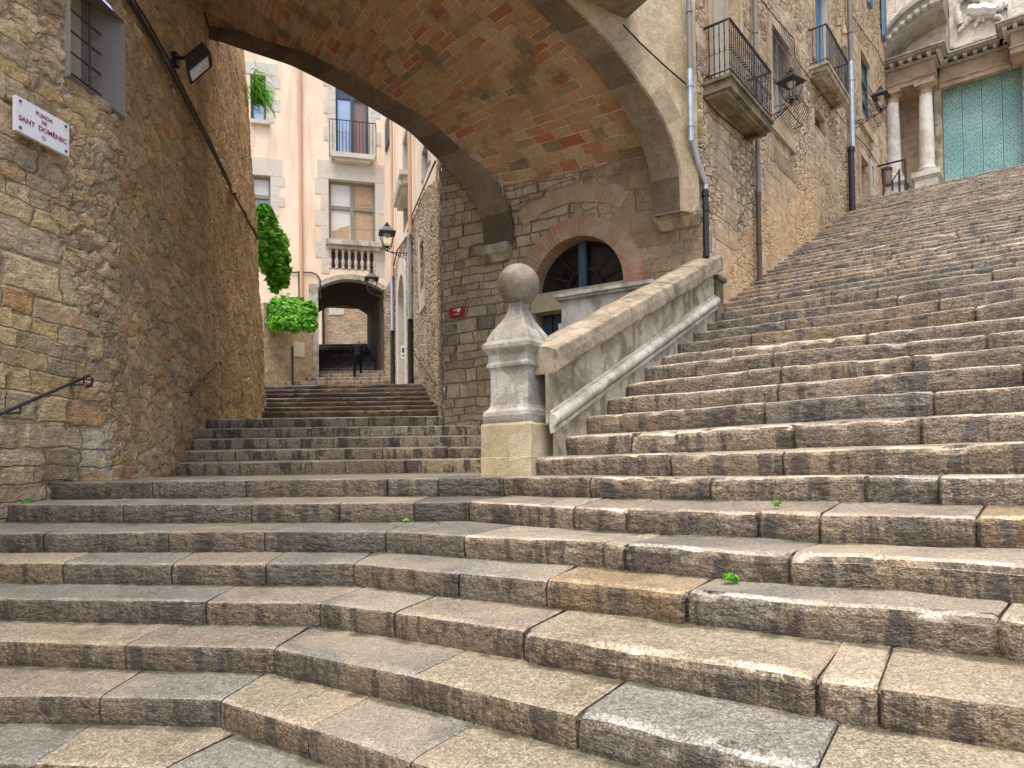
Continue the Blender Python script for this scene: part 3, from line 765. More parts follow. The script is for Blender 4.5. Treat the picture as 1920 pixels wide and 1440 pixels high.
for i in range(5):
    z = LE[i][0].z; nx = LE[i+1] if i < 4 else None
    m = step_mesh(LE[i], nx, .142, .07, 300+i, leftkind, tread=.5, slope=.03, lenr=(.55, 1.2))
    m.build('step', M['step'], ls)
# upper flight
UE = []
Yu = [16.3+2.3*i/6 for i in range(7)]
yu = [771, 763, 754, 746, 737, 729.5, 722]
us = empty('stone_staircase', (-3.6, 16.3, 1.5), 'narrow flight of dark steps between the two alley walls, beyond the arch', 'staircase')
for i, Y in enumerate(Yu):
    z = (902-yu[i])*Y/1334
    xr = np.interp(Y, [10.27, 16.3, 18.6], [-1.01, -1.65, -2.3])
    UE.append([Vector((-6.2-.2*i*.3, Y, z)), Vector((-4, Y, z)), Vector((xr+.15, Y-.05, z))])
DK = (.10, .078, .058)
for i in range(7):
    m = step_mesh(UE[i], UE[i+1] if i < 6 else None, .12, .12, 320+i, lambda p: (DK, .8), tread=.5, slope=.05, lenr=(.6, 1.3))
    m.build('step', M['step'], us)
# landings as paved sheets
def sheet(name, quads, mat=None):
    mb = MB()
    for (a, b, c, d) in quads:
        P = []; UV = []
        for i in range(9):
            f = i/8; row = []; ur = []
            for j in range(9):
                g = j/8; q = (a.lerp(b, g)).lerp(d.lerp(c, g), f); q.z += mn.noise(q*1.3)*.006
                row.append(q); ur.append((q.x, q.y))
            P.append(row); UV.append(ur)
        mb.grid(P, UV)
    return tag(mb.build(name, mat or M['pave']), kind='structure')
V = Vector
z0 = K0[1].z
sheet('pavement_lower', [(V((-4.6, 6.2, K0[0].z-.0)), V((-.3, 5.9, K0[3].z+.006)), V((.5, 9.1, .085)), V((-4.9, 9.1, .085))),
                         (V((-.3, 5.9, K0[3].z+.002)), V((1.2, 5.9, .0)), V((1.8, 9.1, .08)), V((.5, 9.1, .081)))])
zl = LE[4][0].z
sheet('pavement_middle', [(V((-5.3, 10.85, zl+.012)), V((.6, 10.85, zl+.012)), V((-1, 16.5, UE[0][0].z-.13)), V((-7.2, 16.5, UE[0][0].z-.13)))])
zu = UE[6][0].z
sheet('pavement_upper', [(V((-7.8, 18.9, zu+.01)), V((-1.8, 18.9, zu+.01)), V((-3.5, 27, 3.55)), V((-12, 27, 3.55)))])
sheet('ground', [(V((-150, -150, -1.75)), V((150, -150, -1.75)), V((150, 150, -1.75)), V((-150, 150, -1.75)))], M['soil'])

# ------------------------------------------------------------------ left building
lb = empty('stone_building', (-4.6, 6, -.8), 'tall rubble stone building with a barred window and street name plaque, along the left', 'building')
mb = MB()
wz0 = LW.hit(127, 120); wz1 = LW.hit(229, 195)
WS0, WS1, WZ0, WZ1 = wz0[0], wz1[0], 3.66, 4.62
def bat(s, z):
    x, y = LW.xy(s); f = max(0, min(1, (y-10)/7)); return -f*.055*max(0, z-1.5)+.06*mn.noise(V((s*.45, z*.45, 2)))+.02*mn.noise(V((s*1.7, z*1.7, 7)))
hl = rect_holes([(WS0, WS1, WZ0, WZ1)])
sn = 5.35  # finely gridded only where it can be seen
wall_mb(mb, LW, 2.2, LW.len, -1.5, 9.5, .045, hl, sb=(WS0, WS1), zb=(WZ0, WZ1), uvo=(SOFF, 0), batter=bat)
mb.build('wall', M['left'], lb, smooth=True)
mb = MB(); wall_mb(mb, LW, 0, 2.2, -1.8, 9.5, .5, None, uvo=(SOFF, 0), batter=bat); wall_mb(mb, LW, LW.len-4, LW.len, 9.48, 11.5, .3, None, uvo=(SOFF, 0), batter=bat)
mb.build('wall', M['left'], lb)
mb = MB(); P = lambda s, z, o: LW.pt(s, z, o)
d = .34; si0, si1 = WS0+.0, WS1-.16; zi0 = WZ0+.12
e0 = .06
for q in ([P(WS0-e0, WZ0-e0, -.06), P(WS1+e0, WZ0-e0, -.06), P(WS1, WZ0, .03), P(WS0, WZ0, .03)], [P(WS1+e0, WZ0-e0, -.06), P(WS1+e0, WZ1+e0, -.06), P(WS1, WZ1, .03), P(WS1, WZ0, .03)], [P(WS0-e0, WZ0-e0, -.06), P(WS0-e0, WZ1+e0, -.06), P(WS0, WZ1, .03), P(WS0, WZ0, .03)], [P(WS0-e0, WZ1+e0, -.06), P(WS1+e0, WZ1+e0, -.06), P(WS1, WZ1, .03), P(WS0, WZ1, .03)], [P(WS0, WZ0, .03), P(WS1, WZ0, .03), P(si1, zi0, -d), P(si0, zi0, -d)], [P(WS1, WZ0, .03), P(WS1, WZ1, .03), P(si1, WZ1+.1, -d), P(si1, zi0, -d)],
          [P(WS0, WZ0, .03), P(WS0, WZ1, .03), P(si0, WZ1+.1, -d), P(si0, zi0, -d)], [P(WS0, WZ1, .03), P(WS1, WZ1, .03), P(si1, WZ1+.1, -d), P(si0, WZ1+.1, -d)]): mb.poly(q)
wi = mb.build('window', M['winreveal'], lb)
mb = MB(); mb.poly([P(si0, zi0, -d+.01), P(si0+(si1-si0)*.45, zi0, -d+.01), P(si0+(si1-si0)*.45, WZ1+.1, -d+.01), P(si0, WZ1+.1, -d+.01)])
mb.build('pane', M['glassd'], wi)
mb = MB(); mb.poly([P(si0+(si1-si0)*.45, zi0, -d+.015), P(si1+.02, zi0, -d+.015), P(si1+.02, WZ1+.1, -d+.015), P(si0+(si1-si0)*.45, WZ1+.1, -d+.015)])
mb.build('shutter', M['greydoor'], wi)
mb = MB(); gd = -.16
for f in (.28, .72): mb.tube([P(WS0+(si1-WS0)*f, WZ0+.05, gd), P(WS0+(si1-WS0)*f, WZ1, gd)], .011, 6)
for zf in (.16, .36, .56, .76): mb.tube([P(WS0, WZ0+zf, gd+.0), P(WS1-.1, WZ0+zf, gd+.0)], .010, 6)
mb.build('window_bars', M['rust'], wi)
# street plaque
s0, zt0 = LW.hit(13, 182); s1, zt1 = LW.hit(113, 235); _, zb_ = LW.hit(15, 248); _, zb1 = LW.hit(113, 296)
pz1 = (zt0+zt1)/2; pz0 = (zb_+zb1)/2
pl_a = LW.pt(s0, 0, .06); pl_b = LW.pt(s1, 0, .06)
SP = Pl(pl_a.x, pl_a.y, pl_b.x-pl_a.x, pl_b.y-pl_a.y); SL = (pl_b-pl_a).length
def text_obj(name, body, pl, s, z, size, off, mat, parent, extr=.0015, align='CENTER', width=None):
    cu = bpy.data.curves.new(name, 'FONT'); cu.body = body; cu.size = size; cu.extrude = extr; cu.align_x = align; cu.align_y = 'CENTER'; cu.offset = size*.012
    tmp = bpy.data.objects.new(name+'_t', cu); COL.objects.link(tmp)
    dg = bpy.context.evaluated_depsgraph_get(); me = bpy.data.meshes.new_from_object(tmp.evaluated_get(dg))
    bpy.data.objects.remove(tmp); xs = [v.co.x for v in me.vertices]; sx = width/(max(xs)-min(xs)) if width else 1.0
    xd = pl.d if pl.n.cross(pl.d).z < 0 else pl.d
    # right-reading: text x axis to the viewer's right
    right = Vector((0, 0, 1)).cross(pl.n)
    mat4 = Matrix(((right.x*sx, 0, pl.n.x), (right.y*sx, 0, pl.n.y), (0, 1, 0))).to_4x4()
    c = pl.pt(s, z, off); base = WL[parent]
    mat4.translation = c-base
    me.transform(mat4); me.materials.clear(); me.materials.append(mat)
    o = bpy.data.objects.new(name, me); COL.objects.link(o); o.parent = parent; WL[o] = base; return o
sg = empty('street_sign', SP.pt(SL/2, pz0, 0), 'white marble street name plaque reading PUJADA DE SANT DOMÈNEC in red letters', 'street sign')
mb = MB(); mb.pbox(SP, 0, SL, pz0, pz1, 0, .035); pq = mb.build('plaque', M['marble'], sg)
H = pz1-pz0
text_obj('lettering', 'PUJADA', SP, SL*.51, pz0+H*.795, H*.15, .037, M['redink'], sg, width=SL*.32)
text_obj('lettering', 'DE', SP, SL*.51, pz0+H*.61, H*.14, .037, M['redink'], sg, width=SL*.095)
text_obj('lettering', 'SANT  DOMÈNEC', SP, SL*.50, pz0+H*.40, H*.20, .037, M['redink'], sg, width=SL*.90)
mb = MB(); cx, cz, q = SL*.50, pz0+H*.16, H*.10
for i in range(-2, 3):
    for k in range(-2, 3):
        if (i+k) % 2 == 0 or abs(i)+abs(k) == 2:
            u = cx+(i-k)*q*.2; z = cz+(i+k)*q*.2; e = q*.17
            mb.poly([SP.pt(u-e, z, .0375), SP.pt(u, z-e, .0375), SP.pt(u+e, z, .0375), SP.pt(u, z+e, .0375)])
mb.build('emblem', M['redink'], sg)
for u in (.07, .93):
    for z in (.12, .88):
        mb = MB(); c = SP.pt(SL*u, pz0+H*z, .035); mb.tube([c, c+SP.n*.008], .012, 10); mb.build('screw', M['screw'], sg)
# handrails on the left wall
def handrail(name, pts, r, label, cat='handrail', brk=()):
    o = empty(name, pts[0], label, cat); mb = MB(); mb.tube(pts, r, 8); mb.build('rail', M['iron'], o)
    for b in brk: 
        mb = MB(); mb.tube(b, r*.6, 6); mb.build('bracket', M['iron'], o)
    return o
def lwp(u, v, off): s, z = LW.hit(u, v); return LW.pt(s, z, off)
a = lwp(-60, 795, .1); b = lwp(150, 705, .1)
handrail('handrail', [a, b, b+V((.03, 0, -.03)), b+V((.02, 0, -.09)), b+V((-.03, 0, -.10))], .014, 'thick black iron handrail on the wall at the lower left, below the plaque', brk=[[lwp(140, 712, .1), lwp(142, 722, .09), lwp(128, 722, -.02)], [lwp(20, 762, .1), lwp(22, 775, .09), lwp(10, 775, -.02)]])
a = lwp(345, 735, .09); b = lwp(402, 677, .09)
handrail('handrail', [a+V((0, 0, -.06)), a, b, b+V((0, 0, -.06))], .013, 'short thin rusty handrail slanting up the dark rubble wall beside the five low steps', brk=[[lwp(372, 708, .09), lwp(372, 714, .08), lwp(366, 716, -.02)]])
# floodlight
fl = empty('floodlight', lwp(345, 130, .1), 'black floodlight with a tilted glass front bolted high on the left wall', 'floodlight')
def lwd(u, v, Y): return atY(u, v, Y)
Yf = lwp(350, 110, 0).y
A, B, Cc, D = lwd(350, 134, Yf-1.45), lwd(395, 97, Yf-1.2), lwd(399, 124, Yf-1.12), lwd(357, 160, Yf-1.38)
nf = (B-A).cross(D-A).normalized()
if nf.dot(-A) < 0: nf = -nf
bk = V((-.13, .14, .26))
ctr = (A+B+Cc+D)/4
bb = [ctr+(q-ctr)*.74+bk for q in (A, B, Cc, D)]
mb = MB(); F = [A, B, Cc, D]
for i in range(4): mb.poly([F[i], F[(i+1) % 4], bb[(i+1) % 4], bb[i]])
mb.poly(bb[::-1])
fi = [ctr+(q-ctr)*.8 for q in F]
for i in range(4): mb.poly([F[i], F[(i+1) % 4], fi[(i+1) % 4], fi[i]])
mb.build('housing', M['iron'], fl)
mb = MB(); mb.poly([q-nf*.012 for q in fi]); mb.build('glass', M['lampglass'], fl)
mb = MB(); wp = lwp(326, 108, -.03); m1 = ctr+bk*.8
mb.tube([wp, wp.lerp(m1, .5)+V((0, 0, -.01)), m1], .022, 6); mb.build('bracket', M['iron'], fl)
mb = MB(); wq = lwp(322, 98, .03); mb.tube([wq, lwp(345, 120, .22)], .02, 4); mb.build('bracket', M['galv'], fl)
mb = MB(); mb.cbox(lwp(322, 112, .03), .1, .1, .16); mb.build('mounting_plate', M['iron'], fl)
# cables along the wall
def cab(pts, off, r=.012, jig=.012):
    out = []
    for i in range(len(pts)-1):
        for k in range(8):
            f = k/8; u = pts[i][0]*(1-f)+pts[i+1][0]*f; v = pts[i][1]*(1-f)+pts[i+1][1]*f
            p = lwp(u, v, off); p.z += jig*mn.noise(V((u*.1, v*.1, off*50))); out.append(p)
    out.append(lwp(*pts[-1], off)); return out
cb = empty('cable_bundle', lwp(300, 110, .05), 'bundle of thick black cables sagging diagonally across the left rubble wall under the floodlight', 'cable')
main = [(205, -45), (233, 0), (272, 62), (313, 133), (350, 205), (385, 270), (420, 340), (455, 405), (478, 447)]
for dx, rr_ in ((0, .022), (6, .014), (-5, .014)):
    mb = MB(); mb.tube(cab([(u+dx*max(.15, (480-u)/250), v-dx*.3) for u, v in main], .055+.01*abs(dx)/6), rr_, 6); mb.build('cable', M['cable'], cb)
mb = MB(); mb.tube(cab([(376, 22), (385, 50), (398, 75), (404, 84)], .05), .014, 6); tag(mb.build('cable', M['cable']), 'short black cable hanging where the arch meets the left wall', 'cable')
# ------------------------------------------------------------------ wall under the arch + alley side (middle building)
WP = Pl(2.19, 8.39, -1.7, 1); _o = WP.n*(-.13); WP = Pl(2.19+_o.x, 8.39+_o.y, -1.7, 1)          # s runs from the townhouse corner to the far corner
mbld = empty('stone_building', (-1.01, 10.27, .9), 'grey coursed stone building with a brick-arched doorway, standing under and beyond the arch', 'building')
sC = WP.hit(829, 500)[0]; CC_ = WP.pt(sC, 0)
# lunette
la = WP.hit(1002, 551); lbq = WP.hit(1171, 525); lt = WP.hit(1092, 443)
LS = (la[0]+lbq[0])/2; LR = abs(la[0]-lbq[0])/2; LZ = (la[1]+lbq[1])/2; LH = lt[1]-LZ
def in_lun(s, z, g=0.0): return z > LZ-.001 and ((s-LS)/(LR+g))**2+((z-LZ)/(LH+g))**2 < 1
dz0 = -.2
def holeW(s, z): return in_lun(s, z, .07) or (LS-LR-.0 < s < LS+LR+.0 and dz0 < z < LZ)
zv = 4.05
mb = MB()
sF = 1.62
wall_mb(mb, WP, sF-.08, sC, -.3, 9, .04, holeW, sb=(LS-LR, LS+LR), zb=(LZ,), off=-.012)
AL = Poly([(CC_.x+.01, CC_.y), (-1.65, 16.3), (-2.3, 18.6), (-3.05, 21.5), (-4.62, 27.5), (-5.2, 29.3)], 1)
mb.build('wall', M['W'], mbld, smooth=True)
mb = MB(); wall_mb(mb, WP, -.1, sF, -.3, 4.6, .035, holeW, sb=(LS-LR, LS+LR), zb=(LZ,), off=0, uvo=(-.1, 0))
mb.build('wall', M['Wlun'], mbld, smooth=True)
# doorway: recess, brick rings, lintel, iron fanlight
dw = None
mb = MB(); n = 40
ro = lambda a, g, z=0: (LS+(LR+g)*math.cos(a), LZ+(LH+g)*math.sin(a))
P = []; UV = []
for i in range(n+1):
    a = -.12+(math.pi+.24)*i/n
    row = []; u = []
    for g, off in ((0.0, -.22), (0.0, .045), (.13, .05), (.25, .045), (.27, -.02)):
        s, z = ro(a, g); row.append(WP.pt(s, z, off+.006*mn.noise(V((a*9, g*9, 0))))); u.append((a*(LR+.1), g+off*.3+.5))
    P.append(row); UV.append(u)
mb.grid(P, UV); mb.build('brick_arch', M['vouss'], mbld)
mb = MB(); P = []; UV = []
for i in range(n+1):
    a = .98+1.25*i/n; row = []; u = []
    for g, off in ((.36, -.02), (.37+.03*mn.noise(V((a*11, 3, 3))), .016), (.60+.07*mn.noise(V((a*9, 0, 3))), .014), (.66, -.03)):
        s, z = LS+.12+(LR*1.25+g)*math.cos(a), LZ+.10+(LH+g)*math.sin(a); row.append(WP.pt(s, z, off)); u.append((a*(LR+.5), g+.3))
    P.append(row); UV.append(u)
mb.grid(P, UV); mb.build('relieving_arch', M['vouss2'], mbld)
mb = MB()
for (ua, ub) in (((975, 452), (1000, 430)),):
    pass
dp = .22
mb.poly([WP.pt(LS-LR-.1, dz0, -dp-.05), WP.pt(LS+LR+.1, dz0, -dp-.05), WP.pt(LS+LR+.1, LZ+LH+.1, -dp-.05), WP.pt(LS-LR-.1, LZ+LH+.1, -dp-.05)])
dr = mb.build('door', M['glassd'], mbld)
mb = MB(); mb.pbox(WP, LS-LR, LS+LR, LZ-.0, LZ+.045, -dp, -dp+.06)
mb.pbox(WP, LS-.045, LS+.055, LZ, LZ+LH+.05, -dp, -dp+.07)
for s in (LS-LR+.02, LS+LR-.02): pass
mb.build('door_frame', M['blueframe2'], dr)
mb = MB()
mb.tube([WP.pt(LS+.24*math.cos(a), LZ+.04+.24*math.sin(a), -dp+.02) for a in [math.pi*i/16 for i in range(17)]], .014, 6)
for a in (.45, .95, 2.2, 2.7):
    mb.tube([WP.pt(LS+.24*math.cos(a), LZ+.04+.24*math.sin(a), -dp+.02), WP.pt(LS+LR*.97*math.cos(a), LZ+LH*.95*math.sin(a), -dp+.02)], .009, 5)
mb.build('fanlight_bars', M['iron'], dr)
mb = MB(); mb.pbox(WP, LS-LR+.002, LS+LR+.05, LZ-.26, LZ-.012, -dp, .012); mb.build('lintel', M['plinth'], mbld)
mb = MB(); 
for i in range(8): mb.pbox(WP, LS-LR+i*LR/4+.01, LS-LR+(i+1)*LR/4-.01, dz0, LZ-.27, -dp-.04, -dp+.0)
mb.build('door_leaf', M['bluefr'], dr)
mb = MB()
for s in (LS-LR-.004, LS+LR+.004): mb.poly([WP.pt(s, dz0, .01), WP.pt(s, dz0, -dp-.05), WP.pt(s, LZ+.02, -dp-.05), WP.pt(s, LZ+.02, .01)], [(0, 0), (.3, 0), (.3, 2), (0, 2)])
mb.build('door_jamb', M['lunplaster'], mbld)
mb = MB(); mb.cbox(WP.pt(sC-.125, 4.5, -.135), .22, .22, 9.5, math.atan2(WP.d.y, WP.d.x)); mb.build('corner_core', M['darkst'], mbld)
# alley side of the same building
AH = AL.hit(793, 500)[0]
def aS(u, v): return AL.hit(u, v)
_rp = sorted([aS(822, 303), aS(800, 350), aS(777, 402), aS(768, 440), aS(748, 470), aS(742, 500), aS(730, 530), aS(722, 545)])
RSX = [p[0] for p in _rp]; RSZ = [p[1] for p in _rp]; S_TOP = aS(822, 303)[0]
def roofz(s): return float(np.interp(s, RSX, RSZ))
w1 = aS(789, 455)[0]; w2 = aS(795, 455)[0]; wzz0 = aS(792, 548)[1]; wzz1 = aS(792, 452)[1]
dA, dB = sorted((aS(749.5, 700)[0], aS(761.5, 700)[0])); dz1 = aS(757, 560)[1]; dmid = (dA+dB)/2; drd = (dB-dA)/2
w1, w2 = sorted((w1, w2))
def holeA(s, z):
    if w1 < s < w2 and wzz0 < z < wzz1: return True
    if dA < s < dB and z < dz1: return True
    return dA < s < dB and ((s-dmid)/drd)**2+((z-dz1)/(drd*.9))**2 < 1
mb = MB(); wall_mb(mb, AL, 0, AL.len, .3, 12, .085, holeA, sb=(w1, w2, dA, dB), zb=(wzz0, wzz1), ztop=lambda s: roofz(s) if s > S_TOP else 12)
mb.build('wall', M['alley'], mbld, smooth=True)
mb = MB(); reveal(mb, AL, w1, w2, wzz0, wzz1, .3, back=False); mb.build('window_recess', M['alley'], mbld)
mb = MB(); mb.poly([AL.pt(w1, wzz0, -.28), AL.pt(w2, wzz0, -.28), AL.pt(w2, wzz1, -.28), AL.pt(w1, wzz1, -.28)]); mb.build('window', M['glassd'], mbld)
mb = MB(); z_ = wzz0; mb.pbox(AL, w1-.25, w2+.12, z_-.5, z_-.02, -.03, .05); mb.pbox(AL, w2+.02, w2+.3, wzz0, wzz1+.2, -.03, .04); mb.build('window_surround', M['quoin'], mbld)
# arched pale door surround
mb = MB(); P = []; 
def surr(off, g, zb):
    r = [(dA-g, zb)]+[(dmid-(drd+g)*math.cos(a), dz1+(drd*.9+g*1.2)*math.sin(a)) for a in [math.pi*i/14 for i in range(15)]]+[(dB+g, zb)]
    return [AL.pt(s, z, off) for s, z in r]
mb.grid([surr(-.35, 0, 1.5), surr(.05, 0, 1.5), surr(.05, .55, 1.5), surr(-.05, .55, 1.5)]); ds_ = mb.build('door_surround', M['quoin'], mbld)
mb = MB(); mb.poly([AL.pt(dA-.1, 1.5, -.3), AL.pt(dB+.1, 1.5, -.3), AL.pt(dB+.1, dz1+drd, -.3), AL.pt(dA-.1, dz1+drd, -.3)]); mb.build('door', M['brownpan'], mbld)
# dark roof-edge cable/flashing
mb = MB(); mb.tube([AL.pt(aS(u, v)[0], aS(u, v)[1], .06) for u, v in ((822, 303), (800, 350), (777, 402), (768, 435))], .02, 6); mb.tube([AL.pt(aS(u, v)[0], aS(u, v)[1], .06) for u, v in ((766, 445), (748, 470), (741, 500))], .025, 6)
mb.build('coping_cable', M['cable'], mbld)
ib = AL.hit(757.5, 661); icb = empty('intercom_box', AL.pt(ib[0], ib[1]-.2, .08), 'small pale letter box mounted beside the narrow arched alley door', 'letter box')
mb = MB(); yy = AL.pt(ib[0], 0, 0).y; hz = 11.5*yy/1334
cpt = atY(758, 661, yy-.35); mb.cbox(cpt, 11*yy/1334, .12, 24*yy/1334); mb.build('case', M['wht'], icb)
mb = MB(); mb.cbox(cpt+V((0, -.065, hz*.35)), 7*yy/1334, .02, 8*yy/1334); mb.cbox(cpt+V((0, -.065, -hz*.55)), 6*yy/1334, .02, 2.4*yy/1334); mb.build('screen', M['bluefr'], icb)
# alley handrail
sA = [aS(783, 664), aS(805, 695), aS(825, 722)]
handrail('handrail', [AL.pt(s, z, .09) for s, z in sA], .018, 'thin grey handrail descending towards the corner of the grey stone building in the alley', brk=[[AL.pt(sA[0][0], sA[0][1], .09), AL.pt(sA[0][0], sA[0][1]+.02, -.02)], [AL.pt(sA[2][0], sA[2][1], .09), AL.pt(sA[2][0], sA[2][1], -.02)]])
# red sign
r0 = WP.hit(846, 581); r1 = WP.hit(873, 578); zz1 = WP.hit(846, 580)[1]; zz0 = WP.hit(846, 597)[1]
S0, S1 = sorted((r0[0], r1[0]))
rsn = empty('wall_sign', WP.pt((S0+S1)/2, zz0, .03), 'small red rectangular sign with white print on the grey wall left of the stone ball', 'sign')
mb = MB(); mb.pbox(WP, S0, S1, zz0, zz1, .02, .055); mb.build('panel', M['redsign'], rsn)
SW = S1-S0; SH = zz1-zz0
mb = MB()
for (a, b, c, d) in ((.30, .55, .68, .76), (.58, .72, .45, .85), (.72, .80, .6, .85), (.35, .72, .22, .28)): mb.pbox(WP, S1-SW*b, S1-SW*a, zz0+SH*c, zz0+SH*d, .055, .0575)
mb.build('print', M['wht'], rsn)

# ------------------------------------------------------------------ the arch
N0 = V((2.01, 8.29, 0)); ND_ = V((-1.8, -1, 0)).normalized()
F0 = V((-.356, 9.89, 0)); FD = V((-4.314, 1.29, 0)).normalized()
AX = V((-1.7, 1, 0)).normalized()
NP = Pl(N0.x, N0.y, ND_.x, ND_.y); FP = Pl(F0.x, F0.y, FD.x, FD.y)
fo = [(912, 463), (909, 424), (895, 393), (868, 347), (826, 304), (768, 247), (691, 200), (640, 170), (547, 123), (467, 97), (403, 75)]
no = [(1284, 398), (1284, 390), (1277, 320), (1254, 250), (1223, 193), (1177, 127), (1130, 69), (1061, 0)]
fc = [FP.hit(*p) for p in fo]; nc = [NP.hit(*p) for p in no]
fc = [(max(0, q), z) for q, z in fc]; nc = [(max(0, q), z) for q, z in nc]
# continue both curves beyond what the picture gives
q, z = fc[-1]; fc += [(q+.8, z+.22), (q+1.6, z+.36)]
dq = nc[-1][0]; zn = nc[-1][1]; fz = [p[1] for p in fc]; fq = [p[0] for p in fc]
off = zn-(np.interp(dq, fq, fz))
for k in range(1, 16):
    qq = dq+k*.42; nc.append((qq, float(np.interp(qq*.93, fq, fz)+off*max(0, 1-k/10))))
def resample(c, n):
    L = [0]
    for a, b in zip(c[:-1], c[1:]): L.append(L[-1]+math.hypot(b[0]-a[0], b[1]-a[1]))
    T = np.linspace(0, L[-1], n); x = np.interp(T, L, [p[0] for p in c]); y = np.interp(T, L, [p[1] for p in c])
    for _ in range(6):
        x[1:-1] = (x[:-2]+2*x[1:-1]+x[2:])/4; y[1:-1] = (y[:-2]+2*y[1:-1]+y[2:])/4
    return x, y, T
nx_, nz_, nT = resample(nc, 180); fx_, fz_, fT = resample(fc, 150)
def nor2(x, z):
    tx = np.gradient(x); tz = np.gradient(z); l = np.hypot(tx, tz); return -tz/l*1.0, tx/l   # outward (away from the opening)
nnx, nnz = nor2(nx_, nz_); fnx, fnz = nor2(fx_, fz_)
ab = empty('stone_arch_bridge', (2.0, 8.3, 3), 'brick-vaulted stone arch bridging the stairway between the left building and the townhouse', 'bridge')
def crv(pl, x, z, ox, oz, g, along):
    return [pl.pt(x[i]+ox[i]*g, z[i]+oz[i]*g)+AX*along for i in range(len(x))]
def strip(name, pl, x, z, ox, oz, T, secs, mat, uvf):
    mb = MB(); rows = []; UV = []
    for g, al in secs: rows.append(crv(pl, x, z, ox, oz, g, al)); 
    acc = 0
    for k, (g, al) in enumerate(secs):
        if k: acc += math.hypot(secs[k][0]-secs[k-1][0], secs[k][1]-secs[k-1][1])
        UV.append([(T[i], 1.0+acc) for i in range(len(x))])
    mb.grid(rows, UV); return mb.build(name, mat, ab)
RW = .34
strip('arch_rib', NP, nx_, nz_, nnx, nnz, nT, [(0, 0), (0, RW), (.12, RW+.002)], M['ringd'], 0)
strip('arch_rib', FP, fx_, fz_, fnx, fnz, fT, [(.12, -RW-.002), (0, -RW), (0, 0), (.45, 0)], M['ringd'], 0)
mb = MB(); rows = [crv(NP, nx_, nz_, nnx, nnz, g, al) for g, al in ((0, 0), (0, -.03), (.27, -.03), (.27, .02))]
mb.grid(rows, [[(nT[i], 1+.0), ][0:1]*1 and (nT[i], 1.0+k*.12) for i in range(len(nT))] and [[(nT[i], 1.0+k*.12) for i in range(len(nT))] for k in range(4)])
mb.build('arch_ring', M['ring'], ab)
# vault
mb = MB(); rows = []; UV = []
nN = len(nx_)
# map vault parameter t -> arc length on both curves
tm = np.concatenate([np.linspace(0, 3.2, 90), np.linspace(3.2, 1.0, 0)])
LNt, LFt = nT[-1], fT[-1]
T1 = np.linspace(0, 1, 260)
Ln = np.where(T1 < .4, T1/.4*3.2, 3.2+(T1-.4)/.6*(LNt-3.2)); Lf = np.where(T1 < .4, T1/.4*3.2, 3.2+(T1-.4)/.6*(LFt-3.2))
def cur(pl, x, z, ox, oz, T, L, al):
    X = np.interp(L, T, x); Z = np.interp(L, T, z); OX = np.interp(L, T, ox); OZ = np.interp(L, T, oz)
    g = .07
    base = [pl.pt(X[i]+OX[i]*(g), Z[i]+OZ[i]*g)+AX*al for i in range(len(L))]
    return base
ca_ = cur(NP, nx_, nz_, nnx, nnz, nT, Ln, RW-.02); cb_ = cur(FP, fx_, fz_, fnx, fnz, fT, Lf, -RW+.02)
wn = WP.n
for i in range(len(T1)):
    row = []; ur = []
    a, b = ca_[i], cb_[i]; L_ = (b-a).length; m = 60
    for k in range(m+1):
        f = k/m; p = a.lerp(b, f)
        # lower courses meet the wall below
        dwl = (p-WP.o).dot(wn); h = p.z
        if h < 4.6: 
            want = .0+max(0, h-zv)*.55; w_ = max(0, min(1, (4.6-h)/.55)); p = p-wn*(dwl-want)*w_
        p.z += .02*mn.noise(p*1.2)
        row.append(p); ur.append((f*L_, (Ln[i]*(1-f)+Lf[i]*f)))
    rows.append(row); UV.append(ur)
i0 = next(i for i in range(len(rows)) if rows[i][30].z > zv-.04)
mb.grid(rows[i0:], UV[i0:]); mb.build('vault', M['vault'], ab, smooth=True)
# dark crack line under the vault
mb = MB(); mb.tube([WP.pt(*WP.hit(u, v), .05) for u, v in ((950, 395), (985, 380), (1028, 370))], .005, 4); mb.tube([WP.pt(*WP.hit(u, v), .10) for u, v in ((1025, 362), (1050, 350), (1085, 340))], .005, 4)
mb.build('vault_wire', M['cable'], ab)
# spandrel faces up to the top
def spandrel(pl, x, z, ox, oz, off, name, q0=0.0):
    mb = MB(); rows = []; UV = []
    ZT = 8.6; K_ = 26; g = .2
    for k in range(K_+1):
        row = []; ur = []
        for i in range(len(x)):
            a = (x[i]+ox[i]*g, z[i]+oz[i]*g); f = k/K_
            b = (x[i]-.9*(1-i/len(x))*0, ZT)
            q = a[0]*(1-f)+max(a[0], a[0])*f; zz = a[1]*(1-f)+ZT*f
            row.append(pl.pt(q, zz, off)); ur.append((q, zz))
        rows.append(row); UV.append(ur)
    mb.grid(rows, UV)
    # the part over the abutment
    x0 = x[0]+ox[0]*g; rows = []; UV = []
    for k in range(61):
        zz = z[0]-.0+(ZT-z[0])*k/60; rows.append([pl.pt(x0-e*(x0-q0), zz, off) for e in (1, .66, .33, 0)]); UV.append([(x0-e*(x0-q0), zz) for e in (1, .66, .33, 0)])
    mb.grid(rows, UV); return mb.build(name, M['spandrel'], ab)
NCORN = NP.hit(1309, 300)[0]
spandrel(NP, nx_, nz_, nnx, nnz, .0, 'spandrel_wall', NCORN)
spandrel(FP, fx_, fz_, fnx, fnz, .0, 'spandrel_wall', -.3)
mb = MB(); mb.poly([NP.pt(NCORN, 8.6), NP.pt(8, 8.6), FP.pt(7, 8.6), FP.pt(-.3, 8.6)]); mb.build('bridge_deck', M['spandrel'], ab)
